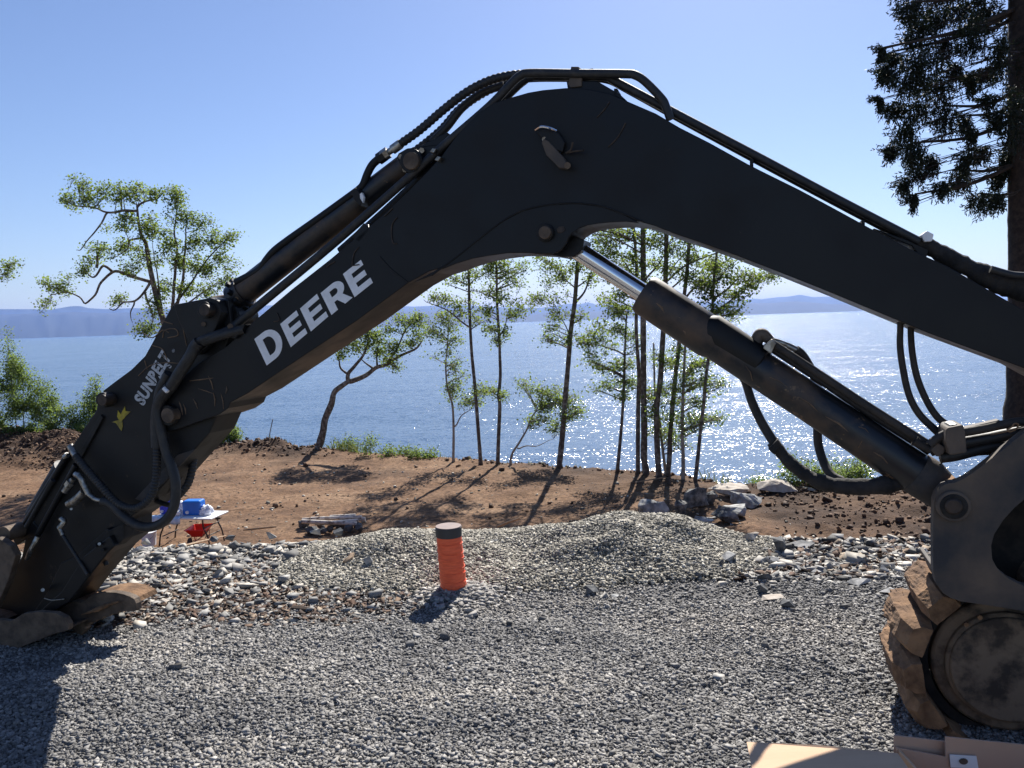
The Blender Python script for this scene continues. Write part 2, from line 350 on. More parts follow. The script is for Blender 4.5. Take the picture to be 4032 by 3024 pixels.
hm = pmat('forested_hills', (.020, .030, .032), (.024, .034, .034), .0006, .95)
def hills(name, pts, dist, depth, seed):
    P = np.array(pts, float); X = np.arange(P[0, 0], P[-1, 0], 12.); Yp = np.interp(X, P[:, 0], P[:, 1])
    rows = []
    for t, hh in ((0, 0), (.25, .28), (.5, .6), (.75, .85), (1, 1), (1.3, .6), (1.8, 0)):
        row = []
        for x, y in zip(X, Yp):
            top = PY(x, y, dist+depth); H = top.z-SEA; dd = dist+depth*t; dx = top.x*(dd/(dist+depth))
            nn = noise.noise(Vector((x*.02+seed, t*3, 0)))*.16*(0 < t < 1)+noise.noise(Vector((x*.06+seed, t*5, 3)))*.06*(0 < t < 1)
            row.append((dx, dd, SEA-2+max(0, H*(hh+nn))))
        rows.append(row)
    V = np.array(rows).reshape(-1, 3); ii = np.arange(len(V)).reshape(len(rows), len(X))
    F = np.stack([ii[:-1, :-1].ravel(), ii[:-1, 1:].ravel(), ii[1:, 1:].ravel(), ii[1:, :-1].ravel()], 1)
    tag(link(name, npmesh(name, V, F), hm, smooth=True), kind='structure')
hills('hills', [(-900, 1222), (0, 1217), (103, 1217), (200, 1219), (282, 1205), (320, 1205), (347, 1213), (412, 1217), (520, 1213), (600, 1214), (750, 1217), (900, 1222), (1000, 1205), (1300, 1192), (1500, 1202), (1633, 1207), (1814, 1198), (1904, 1207), (2072, 1213), (2149, 1211), (2239, 1195), (2275, 1199), (2316, 1190), (2352, 1200), (2450, 1204), (2600, 1196), (2760, 1192), (2934, 1181), (2961, 1175), (3000, 1178), (3052, 1171), (3100, 1168), (3151, 1160), (3201, 1170), (3237, 1168), (3400, 1172), (3700, 1180), (4032, 1176), (4900, 1185)], 21000, 5000, 3)
hills('hills', [(-900, 1240), (0, 1238), (300, 1228), (420, 1232), (600, 1228), (900, 1240), (1300, 1225), (1650, 1226), (1800, 1222), (2000, 1238), (2090, 1240), (2180, 1226), (2260, 1220), (2330, 1226), (2500, 1226), (2700, 1212), (2934, 1193), (3040, 1193), (3133, 1186), (3278, 1197), (3500, 1204), (4000, 1222), (4900, 1235)], 15000, 3000, 9)

# ------------------------------------------------------------------ haze
hz = MB().box((0, 29500, 340), 90000, 61500, 720).obj('haze', None); tag(hz, kind='stuff')
m = bpy.data.materials.new('haze_air'); m.use_nodes = True; m.node_tree.nodes.clear()
vo = m.node_tree.nodes.new('ShaderNodeVolumePrincipled'); vo.inputs['Density'].default_value = 2.9e-5; vo.inputs['Color'].default_value = (.25, .44, .99, 1); vo.inputs['Anisotropy'].default_value = .25
out = m.node_tree.nodes.new('ShaderNodeOutputMaterial'); m.node_tree.links.new(vo.outputs[0], out.inputs['Volume']); hz.data.materials.append(m)

# ------------------------------------------------------------------ excavator
ex = empty('excavator', (1.9, 2.9, 0), 'black tracked excavator reaching its boom and arm over the gravel', 'excavator')
W = .29                                   # boom box width
def PR(loops, off0, off1):
    """loops in photo pixels on the near face; returns an MB prism between two offsets"""
    if not isinstance(loops[0][0], (tuple, list)): loops = [loops]
    return MB().prism([[EP(x, y, off0) for x, y in l] for l in loops], NX*(off1-off0))
def tubeP(pts, hw, off=0, per=6, seg=12, straight=False):
    """pts: (x, y[, off]) photo pixels of the centre line, hw: half width in pixels (number or list)"""
    P = [EP(p[0], p[1], p[2] if len(p) > 2 else off) for p in pts]
    hws = hw if hasattr(hw, '__len__') else [hw]*len(pts)
    Rr = [ew(p[0], p[1], p[2] if len(p) > 2 else off, h) for p, h in zip(pts, hws)]
    if straight or len(P) < 3: return P, Rr
    C = crom(P, per); rads = [Rr[min(i//per, len(Rr)-1)]*(1-(i % per)/per)+Rr[min(i//per+1, len(Rr)-1)]*((i % per)/per) for i in range(len(C))]
    return C, rads
def hose(name, pts, hw, off=0, mat_='rubber', parent=None, ribs=0, rough=0, straight=False, seg=12):
    C, rads = tubeP(pts, hw, off, straight=straight)
    if ribs or rough:
        L = [0]
        for i in range(1, len(C)): L.append(L[-1]+(C[i]-C[i-1]).length)
        step = ribs/4 if ribs else .006; k = int(L[-1]/step)+1; NC = []; NR = []
        for j in range(k):
            d = j*step; i = max(0, min(len(L)-2, int(np.searchsorted(L, d))-1)); t = (d-L[i])/max(1e-9, L[i+1]-L[i])
            r_ = rads[i]*(1-t)+rads[i+1]*t
            if ribs: r_ *= (1.0, 1.07, 1.0, .88)[j % 4]
            if rough: r_ *= 1+rough*(noise.noise(Vector((d*22, 3, 1)))+.5*noise.noise(Vector((d*60, 3, 1))))
            NC.append(C[i].lerp(C[i+1], t)); NR.append(r_)
        C, rads = NC, NR
    return MB().tube(C, rads, seg).obj(name, M[mat_], parent or ex, smooth=True)
def cyl(x, y, off0, off1, hw, seg=28):
    a = EP(x, y, off0); r_ = ew(x, y, off0, hw); return MB().tube([a, a+NX*(off1-off0)], r_, seg)
def pin(name, x, y, off, hw, m_='pin', parent=None, depth=.05, ring=True):
    o = None
    if ring:
        mb = cyl(x, y, off-depth*.6, off+.02, hw*1.38, 32); o = mb.obj('pin_boss', M['paint_arm'], parent or ex, smooth=True, bevel=.003)
    return cyl(x, y, off-depth, off+.02, hw, 32).obj(name, M[m_], o or parent or ex, smooth=True, bevel=.003)

# boom ---------------------------------------------------------------
top = [(600, 1640), (606, 1590), (630, 1560), (700, 1500), (780, 1430), (889, 1366), (1000, 1264), (1150, 1138), (1298, 1022), (1402, 935), (1515, 839), (1610, 750), (1684, 674), (1740, 612), (1790, 545), (1840, 488), (1888, 440), (1945, 405), (2017, 382), (2080, 364), (2138, 354), (2228, 346), (2312, 350), (2403, 369), (2499, 411), (2583, 447), (2674, 501), (2794, 562), (2945, 646), (3000, 674), (3150, 748), (3300, 829), (3433, 902), (3585, 981), (3741, 1054), (4032, 1222), (4420, 1440), (4640, 1600)]
bot = [(4660, 1760), (4500, 1700), (4032, 1450), (3659, 1313), (3420, 1214), (3280, 1156), (3090, 1080), (2900, 1006), (2760, 955), (2669, 925), (2578, 890), (2519, 873), (2465, 867), (2400, 869), (2352, 874), (2310, 881), (2275, 894), (2250, 910), (2234, 930), (2222, 958), (2205, 980), (2180, 992), (2126, 993), (2058, 990), (2000, 991), (1930, 1000), (1859, 1013), (1791, 1034), (1746, 1052), (1687, 1070), (1606, 1115), (1400, 1266), (1200, 1398), (975, 1549), (907, 1585), (898, 1608), (862, 1633), (794, 1656), (700, 1690), (650, 1702), (614, 1684)]
boom = PR(top+bot, 0, W).obj('boom', M['paint'], ex, bevel=.006)
# flange strips along the plates and welded reinforcement
def strip(pts, hw, off0, off1):
    A = [];B = []
    for i, (x, y) in enumerate(pts):
        x0, y0 = pts[max(0, i-1)]; x1, y1 = pts[min(len(pts)-1, i+1)]; L = math.hypot(x1-x0, y1-y0); nx, ny = -(y1-y0)/L*hw, (x1-x0)/L*hw
        A.append((x+nx, y+ny)); B.append((x-nx, y-ny))
    return PR(A+B[::-1], off0, off1)
strip([(700, 1680), (800, 1560), (975, 1500)], 0.1, -.001, 0)
rein = [(1560, 1180), (1700, 1085), (1800, 1010), (1900, 930), (1980, 870), (2060, 828), (2160, 806), (2270, 800), (2370, 812), (2450, 840), (2530, 872)]
PR([(1610, 1120), (1700, 1072), (1748, 1058), (1792, 1040), (1860, 1019), (1932, 1006), (2000, 997), (2060, 996), (2126, 999), (2182, 998), (2209, 985), (2229, 961), (2240, 934), (2256, 915), (2279, 900), (2312, 888), (2352, 881), (2400, 876), (2465, 873), (2519, 879)][::-1]+rein[1:-1], -.008, .001).obj('reinforcement_plate', M['paint'], ex, bevel=.003)
MB().tube(crom([EP(x, y, -.009) for x, y in rein[1:]], 5), .0035, 6).obj('weld_seam', M['paint_arm'], ex, smooth=True)
MB().tube([EP(x, y, -.001) for x, y in [(1495, 1010), (1540, 1060), (1604, 1110)]], .003, 6).obj('weld_seam', M['paint_arm'], ex)
pin('pin', 2144, 915, 0, 25, 'rust')
PR([(2190, 900), (2200, 892), (2220, 890), (2226, 905), (2215, 915), (2196, 918)], -.012, 0).obj('grease_plate', M['pin'], ex, bevel=.002)
pin('pin', 658, 1636, 0, 30, 'rust')
PR([(2100, 1000), (2150, 985), (2215, 972), (2262, 930), (2300, 945), (2292, 985), (2262, 1010), (2215, 1012), (2170, 1004)], .07, .22).obj('rod_eye', M['paint'], ex, bevel=.004)
# work lamp and its bracket on the side of the boom
PR([(2132, 560), (2140, 545), (2160, 556), (2220, 620), (2236, 650), (2228, 664), (2200, 660), (2150, 610)], -.035, 0).obj('lamp_bracket', M['casting'], ex, bevel=.004)
MB().tube([EP(2143, 548, -.03), EP(2143, 548, 0)], ew(2143, 548, 0, 9), 12).obj('bolt', M['steel'], ex, smooth=True)
MB().tube([EP(2234, 652, -.05), EP(2234, 652, 0)], ew(2234, 652, 0, 13), 12).obj('bolt', M['rust'], ex, smooth=True)
MB().tube(crom([EP(2110, 512, -.02), EP(2130, 500, -.04), EP(2160, 503, -.05), EP(2190, 515, -.03)], 5), .006, 8).obj('lamp_guard', M['chrome'], ex, smooth=True)
PR([(2112, 520), (2130, 506), (2160, 505), (2200, 520), (2225, 560), (2215, 600), (2180, 590), (2140, 555)], -.03, 0).obj('work_lamp', M['paint'], ex, bevel=.006)
for P in ([(2228, 603), (2247, 590), (2255, 560)], [(2228, 603), (2265, 595), (2297, 592)]):
    MB().tube(crom([EP(x, y, -.02-.01*i) for i, (x, y) in enumerate(P)], 4), .0045, 6).obj('wire', M['pin'], ex, smooth=True)
for P in ([(2394, 579), (2432, 540), (2463, 484)], [(2350, 462), (2380, 430), (2400, 400)], [(1563, 856), (1545, 880), (1541, 920), (1548, 956), (1562, 958)], [(1412, 974), (1395, 995), (1388, 1025), (1387, 1044)], [(1387, 1046), (1415, 1042)], [(1090, 1232), (1100, 1260), (1078, 1266)], [(1286, 1052), (1300, 1040), (1318, 1030)], [(1512, 852), (1530, 836), (1545, 820)]):
    MB().tube(crom([EP(x, y, -.003) for x, y in P], 4), .0028, 6).obj('dirt_streak', M['pin'], ex, smooth=True)
for (x, y, dx, dy, hw) in [(640, 1520, 4, 50, 4), (705, 1580, 14, 55, 3.5), (722, 1590, 10, 42, 3), (760, 1570, 18, 40, 3), (840, 1545, 6, 55, 3), (892, 1520, -4, 30, 4), (745, 1500, 95, -12, 3), (820, 1480, 20, 55, 3), (780, 1530, 60, 20, 2.5), (870, 1550, 10, 60, 2.5)]:
    MB().tube([EP(x, y, -.001), EP(x+dx*.5+3, y+dy*.5, -.002), EP(x+dx, y+dy, -.001)], [.001, ew(x, y, 0, hw), .001], 6).obj('dirt_streak', M['scuff'], ex, smooth=True)

# stick cylinder above the boom ----------------------------------------
oc = W/2
cyb = hose('arm_cylinder', [(932, 1172, oc), (1250, 922, oc), (1617, 636, oc)], [52, 51, 46], straight=True, mat_='barrel', seg=28)
hose('gland', [(925, 1178, oc), (965, 1147, oc)], [58, 58], straight=True, mat_='barrel', parent=cyb, seg=28)
hose('rod', [(905, 1196, oc), (932, 1172, oc)], [31, 31], straight=True, mat_='chrome', parent=cyb, seg=24)
hose('rod_end', [(850, 1200, oc), (915, 1186, oc)], [34, 30], straight=True, mat_='scuff', parent=cyb, seg=20)
for i in range(9):
    q = i/9*2*math.pi; c = EP(958+math.cos(q)*9, 1150+math.sin(q)*9, oc); ax = (EP(1250, 922, oc)-EP(932, 1172, oc)).normalized(); a = ax.orthogonal().normalized(); b_ = ax.cross(a)
    p = EP(948, 1160, oc)+(a*math.cos(q)+b_*math.sin(q))*ew(948, 1160, oc, 60); MB().box(p, .02, .022, .03, ax, a, b_).obj('bolt', M['paint_arm'], cyb, bevel=.003)
pin('pin', 1617, 632, .03, 34, 'rust', cyb)
PR([(1560, 620), (1568, 604), (1600, 585), (1640, 580), (1680, 560), (1760, 520), (1800, 560), (1740, 640), (1660, 700), (1600, 690), (1575, 650)], .05, .24).obj('cylinder_lug', M['paint'], ex, bevel=.004)
for p in ((1578, 618), (1660, 592), (1594, 668)): MB().tube([EP(p[0], p[1], .03), EP(p[0], p[1], .06)], .012, 6).obj('bolt', M['steel'], ex)
hose('hard_pipe', [(930, 1112, .10), (960, 1098, .10), (1014, 1068, .10), (1034, 1048, .10), (1050, 1024, .10), (1081, 988, .10), (1141, 942, .10), (1262, 857, .10), (1388, 766, .10), (1412, 748, .10), (1430, 728, .10), (1448, 682, .10), (1467, 648, .10), (1495, 622, .10)], 16, mat_='paint', parent=cyb)
hose('fitting', [(1490, 628, .10), (1515, 610, .10)], [23, 23], straight=True, mat_='paint_arm', parent=cyb, seg=6)
hose('fitting', [(1505, 616, .10), (1530, 599, .10)], [23, 23], straight=True, mat_='steel', parent=cyb, seg=6)
hose('fitting', [(1528, 600, .10), (1553, 584, .10)], [13, 13], straight=True, mat_='steel', parent=cyb, seg=12)
hose('fitting', [(1545, 590, .10), (1578, 566, .10)], [19, 19], straight=True, mat_='steel', parent=cyb, seg=16)
PR([(1378, 752), (1400, 738), (1424, 770), (1420, 812), (1396, 790)], .05, .2).obj('pipe_clamp', M['paint_arm'], cyb, bevel=.003)
PR([(1417, 764), (1424, 758), (1432, 775), (1428, 798), (1418, 780)], .045, .06).obj('clamp_tab', M['decal'], cyb)
# hoses over the hump
hose('hose', [(1572, 570, .10), (1653, 512, .10), (1744, 434, .10), (1834, 365, .10), (1925, 318, .10), (2015, 296, .10), (2100, 292, .10), (2230, 296, .10)], 17, ribs=.022)
hose('hose', [(1600, 620, .19), (1671, 568, .19), (1744, 505, .19), (1804, 436, .19), (1888, 374, .19), (1985, 328, .19), (2080, 302, .19), (2230, 300, .19)], 17, ribs=.022)
hose('hose', [(1700, 560, .15), (1760, 500, .15), (1820, 425, .15), (1900, 365, .15), (1985, 335, .15)], 16)
# hard lines: along the boom, over the hump and down to the right
hose('hard_pipe', [(767, 1366, -.045), (784, 1346, -.045), (808, 1334, -.045), (870, 1312, -.03), (905, 1297, -.01), (939, 1270, .02), (1052, 1176, .02), (1298, 972, .02), (1563, 740, .02), (1744, 577, .02), (1925, 420, .02), (2020, 322, .02), (2050, 298, .02), (2090, 288, .02), (2282, 290, .02), (2460, 291, .02), (2500, 296, .02), (2541, 322, .02), (2605, 388, .02), (2622, 420, .02), (2640, 470, .02)], 17)
hose('hard_pipe', [(1340, 990, .10), (1563, 790, .10), (1800, 560, .10), (1985, 388, .10), (2060, 320, .10), (2100, 306, .10), (2282, 306, .10), (2390, 312, .10), (2480, 356, .10), (2700, 478, .10), (3000, 640, .10), (3300, 800, .10), (3600, 958, .10)], 17)
hose('hard_pipe', [(2100, 300, .05), (2282, 300, .05), (2385, 302, .05), (2440, 330, .05), (2700, 468, .05), (3000, 626, .05), (3300, 786, .05), (3620, 952, .05)], 17)
for x, y in ((1424, 908),):
    PR([(x-40, y+22), (x+8, y-30), (x+34, y-6), (x-12, y+48)], .0, .14).obj('pipe_clamp', M['paint'], ex, bevel=.003)
for x, y in ((1722, 622), (1703, 590)): PR([(x-12, y+8), (x, y-8), (x+14, y-4), (x+4, y+12)], -.03, 0).obj('clamp_tab', M['steel'], ex, bevel=.002)
PR([(2248, 262), (2278, 262), (2290, 272), (2290, 340), (2245, 345), (2236, 330), (2244, 300)], .02, .14).obj('pipe_clamp', M['casting'], ex, bevel=.003)
PR([(2300, 274), (2335, 268), (2340, 282), (2300, 284)], .03, .09).obj('clamp_tab', M['steel'], ex, bevel=.002)
PR([(2230, 320), (2350, 318), (2440, 370), (2470, 398), (2400, 372), (2235, 350)], .03, .2).obj('pipe_clamp', M['paint'], ex, bevel=.003)
for x, y in ((2960, 640), (2425, 362), (3400, 880)): PR([(x-8, y-14), (x+6, y-14), (x+6, y+22), (x-8, y+14)], .03, .12).obj('pipe_bracket', M['paint'], ex, bevel=.002)
PR([(3440, 898), (3560, 940), (3655, 985), (3650, 1010), (3630, 1020), (3590, 968), (3520, 940)], .04, .16).obj('pipe_bracket', M['paint'], ex, bevel=.003)
PR([(3628, 925), (3650, 908), (3678, 922), (3670, 950), (3640, 952)], .03, .09).obj('clamp_block', M['decal'], ex, bevel=.004)
hose('wrapped_hose', [(3610, 950, .08), (3676, 982, .08), (3760, 1028, .08), (3850, 1072, .08), (3930, 1110, .08), (4050, 1140, .08), (4200, 1190, .06), (4400, 1300, .05)], [30, 33, 34, 38, 46, 54, 56, 56], mat_='fabric', rough=.22)
hose('hose', [(3900, 1060, .02), (3980, 1082, .02), (4060, 1090, .02), (4200, 1120, .02)], 15)

# arm -------------------------------------------------------------------
A0, A1 = .035, .235
arm = PR([(700, 1228), (681, 1198), (660, 1232), (640, 1271), (597, 1352), (570, 1401), (515, 1456), (450, 1504), (407, 1537), (383, 1580), (380, 1613), (325, 1694), (266, 1786), (230, 1850), (190, 1925), (132, 2009), (114, 2040), (112, 2090), (100, 2120), (85, 2190), (43, 2272), (-60, 2430), (40, 2470), (150, 2440), (229, 2410), (275, 2367), (298, 2335), (338, 2284), (427, 2178), (458, 2152), (489, 2124), (489, 2055), (560, 2005), (607, 1952), (687, 1860), (784, 1751), (824, 1706), (870, 1600), (880, 1450), (889, 1361), (916, 1300), (900, 1180), (826, 1171)], A0, A1).obj('arm', M['paint_arm'], ex, bevel=.006)
for a, b_ in ((-.02, .035), (.235, .29)):
    PR([(681, 1197), (702, 1196), (826, 1172), (856, 1182), (872, 1230), (850, 1290), (812, 1370), (770, 1400), (735, 1330), (700, 1260)], a, b_).obj('arm_lug', M['paint_arm'], ex, bevel=.006)
cyl(900, 1245, .06, .22, 48).obj('rod_eye', M['paint'], ex, smooth=True, bevel=.006)
PR([(850, 1178), (880, 1180), (930, 1210), (937, 1230), (930, 1270), (905, 1310), (880, 1370), (850, 1400), (820, 1380)], .06, .2).obj('link', M['paint'], ex, bevel=.006)
pin('pin', 803, 1221, -.02, 24, 'pin')
for c in ((801, 1276, 10), (907, 1285, 12)): MB().tube([EP(c[0], c[1], -.03), EP(c[0], c[1], 0)], ew(c[0], c[1], 0, c[2]), 6).obj('bolt', M['rust'], ex)
pin('pin', 401, 1576, .0, 22, 'pin')
PR([(395, 1632), (405, 1645), (330, 1785), (215, 1985), (200, 1978), (262, 1870), (330, 1745)], .02, .04).obj('edge_plate', M['paint_arm'], ex, bevel=.003)
PR([(700, 1790), (770, 1768), (640, 1905), (560, 1975), (530, 1965), (610, 1880)], .028, .04).obj('arm_rib', M['casting'], ex, bevel=.003)
# box tube guards (bucket cylinder guard) on the lower arm
PR([(415, 2095), (489, 2058), (489, 2122), (458, 2152), (415, 2165)], -.02, .05).obj('stop_block', M['black'], ex, bevel=.006)
PR([(240, 2215), (300, 2190), (420, 2080), (440, 2095), (330, 2230), (255, 2330), (160, 2420), (110, 2440), (180, 2340)], -.005, .04).obj('thumb_mount', M['paint_arm'], ex, bevel=.006)
PR([(330, 2190), (430, 2110), (452, 2150), (420, 2182), (335, 2290), (270, 2372), (180, 2425), (130, 2430), (240, 2330)], -.05, .01).obj('thumb_mount', M['paint'], ex, bevel=.006)
hose('weld_seam', [(175, 2356, -.06), (205, 2363, -.06), (253, 2359, -.06)], 2, mat_='steel')
MB().tube([EP(410, 2198, .0), EP(420, 2225, .0)], ew(410, 2200, 0, 9), 8).obj('bolt', M['paint_arm'], ex)
for x, y, h, mm in ((373, 2147, 7, 'paint_arm'), (391, 2142, 6, 'steel'), (280, 2004, 5, 'steel'), (403, 2165, 6, 'paint_arm'), (168, 2323, 7, 'steel')): MB().tube([EP(x, y, -.07), EP(x, y, 0)], ew(x, y, 0, h), 8).obj('bolt', M[mm], ex)
# bucket (curl) cylinder in front of the arm and linkage
bc = hose('bucket_cylinder', [(255, 1838, .13), (140, 2030, .13)], [40, 38], straight=True, mat_='paint_arm', seg=24)
hose('guard_rail', [(268, 1790, .02), (100, 2060, .02)], 13, mat_='paint', straight=True)
hose('guard_rail', [(300, 1830, .0), (235, 1950, .0), (150, 2105, .0)], 12, mat_='paint')
hose('guard_rail', [(210, 1890, -.04), (105, 2075, -.04)], 10, mat_='paint_arm', straight=True)
hose('rod', [(150, 2010, .13), (118, 2070, .13)], [20, 20], straight=True, mat_='chrome', parent=bc)
PR([(118, 2025), (135, 2060), (160, 2085), (150, 2110), (110, 2120), (60, 2150), (48, 2120), (70, 2095), (100, 2088), (108, 2060)], .03, .22).obj('bucket_link', M['paint'], ex, bevel=.006)
# bucket: shell in side view, thick cross tubes, teeth side facing down
for x, hh in ((15, 30), (45, 27), (75, 29)):
    a = EP(x, 2105-(x-15)*.18, -.10+.06*(x/30)); MB().tube([a, a+NX*.42], ew(x, 2100, 0, hh), 24).obj('bucket_pin_tube', M['steel'] if x > 60 else M['rust'], ex, smooth=True, bevel=.003)
PR([(-160, 2120), (-10, 2118), (40, 2150), (60, 2190), (30, 2290), (-20, 2400), (-200, 2400)], -.13, -.09).obj('bucket_ear', M['rust'], ex, bevel=.004)
PR([(-160, 2120), (-10, 2118), (40, 2150), (60, 2190), (30, 2290), (-20, 2400), (-200, 2400)], .30, .34).obj('bucket_ear', M['rust'], ex, bevel=.004)
bk = PR([(-420, 2330), (-200, 2410), (-60, 2440), (0, 2442), (43, 2446), (90, 2417), (145, 2409), (217, 2414), (255, 2432), (270, 2458), (268, 2482), (217, 2494), (143, 2524), (86, 2547), (0, 2578), (-120, 2610), (-330, 2560)], -.16, -.13).obj('bucket', M['rust'], ex, bevel=.004)
PR([(-420, 2330), (-200, 2410), (-60, 2440), (0, 2442), (43, 2446), (90, 2417), (145, 2409), (217, 2414), (255, 2432), (270, 2458), (268, 2482), (217, 2494), (143, 2524), (86, 2547), (0, 2578), (-120, 2610), (-330, 2560)], .38, .41).obj('bucket_side', M['rust'], bk, bevel=.004)
PR([(-420, 2340), (-200, 2418), (-60, 2450), (-40, 2465), (-200, 2440), (-400, 2375)], -.13, .38).obj('bucket_back', M['rust'], bk, bevel=.004)
PR([(-330, 2545), (-120, 2590), (0, 2560), (143, 2508), (250, 2475), (255, 2484), (150, 2520), (0, 2574), (-120, 2604), (-330, 2562)], -.13, .38).obj('bucket_floor', M['rust'], bk, bevel=.004)
PR([(230, 2405), (262, 2375), (273, 2366), (318, 2374), (340, 2358), (362, 2343), (416, 2332), (455, 2334), (488, 2341), (512, 2350), (526, 2358), (535, 2377), (537, 2403), (524, 2408), (500, 2406), (470, 2408), (460, 2418), (440, 2418), (428, 2428), (410, 2428), (400, 2440), (380, 2440), (370, 2452), (352, 2452), (344, 2466), (334, 2468), (336, 2478), (325, 2493), (320, 2502), (300, 2492), (289, 2482), (275, 2464), (240, 2440)], .02, .06).obj('thumb', M['rust'], ex, bevel=.003)
PR([(260, 2385), (273, 2366), (318, 2374), (340, 2358), (362, 2343), (416, 2332), (455, 2334), (488, 2341), (512, 2350), (526, 2358), (535, 2377), (500, 2400), (460, 2410), (400, 2430), (340, 2455), (290, 2440)], .22, .26).obj('thumb_plate', M['rust'], ex, bevel=.003)
PR([(262, 2375), (273, 2366), (318, 2374), (362, 2343), (416, 2332), (455, 2334), (488, 2341), (526, 2358), (535, 2377), (524, 2372), (488, 2352), (455, 2345), (416, 2343), (365, 2354), (320, 2386), (275, 2378)], .06, .22).obj('thumb_top', M['mud'], ex, bevel=.002)
hose('mud_ridge', [(322, 2420, .0), (380, 2400, .0), (440, 2376, .0), (470, 2368, .0)], [2, 9, 6, 2], mat_='mud', rough=.5)

# fittings and hoses of the arm ------------------------------------------
hose('fitting', [(276, 1756, -.03), (298, 1795, -.04)], [14, 13], mat_='steel', straight=True)
MB().tube([EP(252, 1800, -.02), EP(266, 1792, -.02)], .012, 8).obj('fitting', M['steel'], ex)
hose('hose', [(298, 1795, -.04), (330, 1835, -.05), (395, 1910, -.06), (452, 1972, -.06), (500, 1998, -.06), (550, 1996, -.06), (594, 1955, -.05), (614, 1890, -.04), (618, 1800, -.03), (618, 1720, -.02)], 15, ribs=.016)
hose('fitting', [(300, 1868, -.03), (318, 1880, -.05), (330, 1905, -.05), (350, 1945, -.05)], 13, mat_='steel')
hose('fitting', [(255, 1935, -.04), (290, 1885, -.04)], [13, 11], mat_='steel', straight=True)
hose('fitting', [(268, 1912, -.045), (280, 1896, -.045)], [17, 17], mat_='steel', straight=True, seg=6)
hose('fitting', [(270, 1985, -.03), (300, 1970, -.04), (330, 1935, -.05)], [15, 19, 14], mat_='steel')
hose('fitting', [(350, 1945, -.05), (375, 1965, -.055), (405, 1972, -.06)], [10, 9, 8], mat_='steel')
hose('hose', [(405, 1972, -.06), (440, 1985, -.06), (490, 2035, -.06), (545, 2070, -.06), (600, 2074, -.05), (650, 2050, -.05), (685, 1995, -.045), (692, 1910, -.04), (680, 1850, -.035), (655, 1780, -.03), (636, 1700, -.03), (622, 1620, -.03), (630, 1540, -.035), (665, 1470, -.045)], 19)
hose('fitting', [(240, 2040, -.03), (252, 2055, -.03), (234, 2080, -.04)], 11, mat_='steel')
hose('fitting', [(234, 2076, -.04), (248, 2106, -.04)], 9, mat_='steel', straight=True)
hose('hose', [(246, 2104, -.04), (275, 2150, -.05), (310, 2205, -.055), (345, 2262, -.06)], 7)
hose('fitting', [(150, 2115, -.03), (130, 2150, -.05), (118, 2175, -.05), (106, 2200, -.04)], [12, 9, 10, 8], mat_='steel')
hose('hose', [(766, 1767, .14), (758, 1840, .13), (740, 1905, .12), (700, 1955, .11)], 15, ribs=.018)
hose('hose', [(725, 1800, .16), (712, 1860, .15), (680, 1915, .15), (615, 1955, .15), (600, 1965, .15)], 15)
hose('hose', [(600, 1965, .1), (650, 1985, .1), (690, 1990, .05)], 10)
hose('hose', [(784, 1346, -.05), (767, 1366, -.05), (755, 1392, -.055), (735, 1425, -.055), (700, 1480, -.05), (672, 1525, -.045)], 23)
hose('hose', [(672, 1520, -.045), (632, 1575, -.03), (618, 1650, -.02), (620, 1760, -.02)], 24)
MB().tube([EP(645, 1528, -.075), EP(660, 1543, -.075)], .01, 8).obj('fitting', M['decal'], ex)
hose('hard_pipe', [(800, 1345, -.04), (880, 1318, -.03), (960, 1296, .0)], 19)
PR([(900, 1300), (925, 1285), (965, 1276), (955, 1300), (925, 1334), (905, 1330)], -.02, .06).obj('pipe_clamp', M['paint'], ex, bevel=.003)
# grapple scratches
for P in ([(560, 1310), (600, 1330), (640, 1300), (665, 1310)], [(640, 1330), (650, 1300), (690, 1295), (700, 1320), (660, 1330)], [(545, 1480), (590, 1440), (650, 1428), (704, 1430)], [(600, 1360), (640, 1375), (660, 1420)], [(720, 1290), (735, 1360)], [(570, 1420), (580, 1455)], [(718, 1258), (740, 1300), (770, 1325)], [(620, 1280), (640, 1266), (680, 1276)]):
    MB().tube(crom([EP(x, y, .034) for x, y in P], 4), .0028, 6).obj('scratch', M['scuff'], ex, smooth=True)

# boom cylinder ------------------------------------------------------------
ob = W/2-.01
bcy = hose('boom_cylinder', [(2566, 1177, ob), (2760, 1304, ob), (3200, 1592, ob), (3640, 1884, ob)], [74, 74, 76, 82], straight=True, mat_='barrel', seg=36)
hose('gland', [(2532, 1155, ob), (2546, 1164, ob), (2800, 1331, ob), (2822, 1345, ob)], [75, 81, 83, 75], straight=True, mat_='barrel', parent=bcy, seg=36)
hose('rod', [(2225, 953, ob), (2545, 1163, ob)], [36, 37], straight=True, mat_='chrome', parent=bcy, seg=32)
hose('wiper', [(2248, 966, ob), (2262, 976, ob)], [41, 41], straight=True, mat_='rust', parent=bcy, seg=24)
hose('pipe_cover', [(2745, 1275, ob-.02), (2800, 1300, ob-.02), (2990, 1424, ob-.02), (2996, 1428, ob-.02)], [40, 66, 62, 50], straight=True, mat_='paint_arm', parent=bcy, seg=24)
hose('cylinder_base', [(3600, 1857, ob), (3650, 1890, ob), (3720, 1950, ob), (3765, 1995, ob)], [84, 86, 70, 60], mat_='casting', parent=bcy, seg=28)
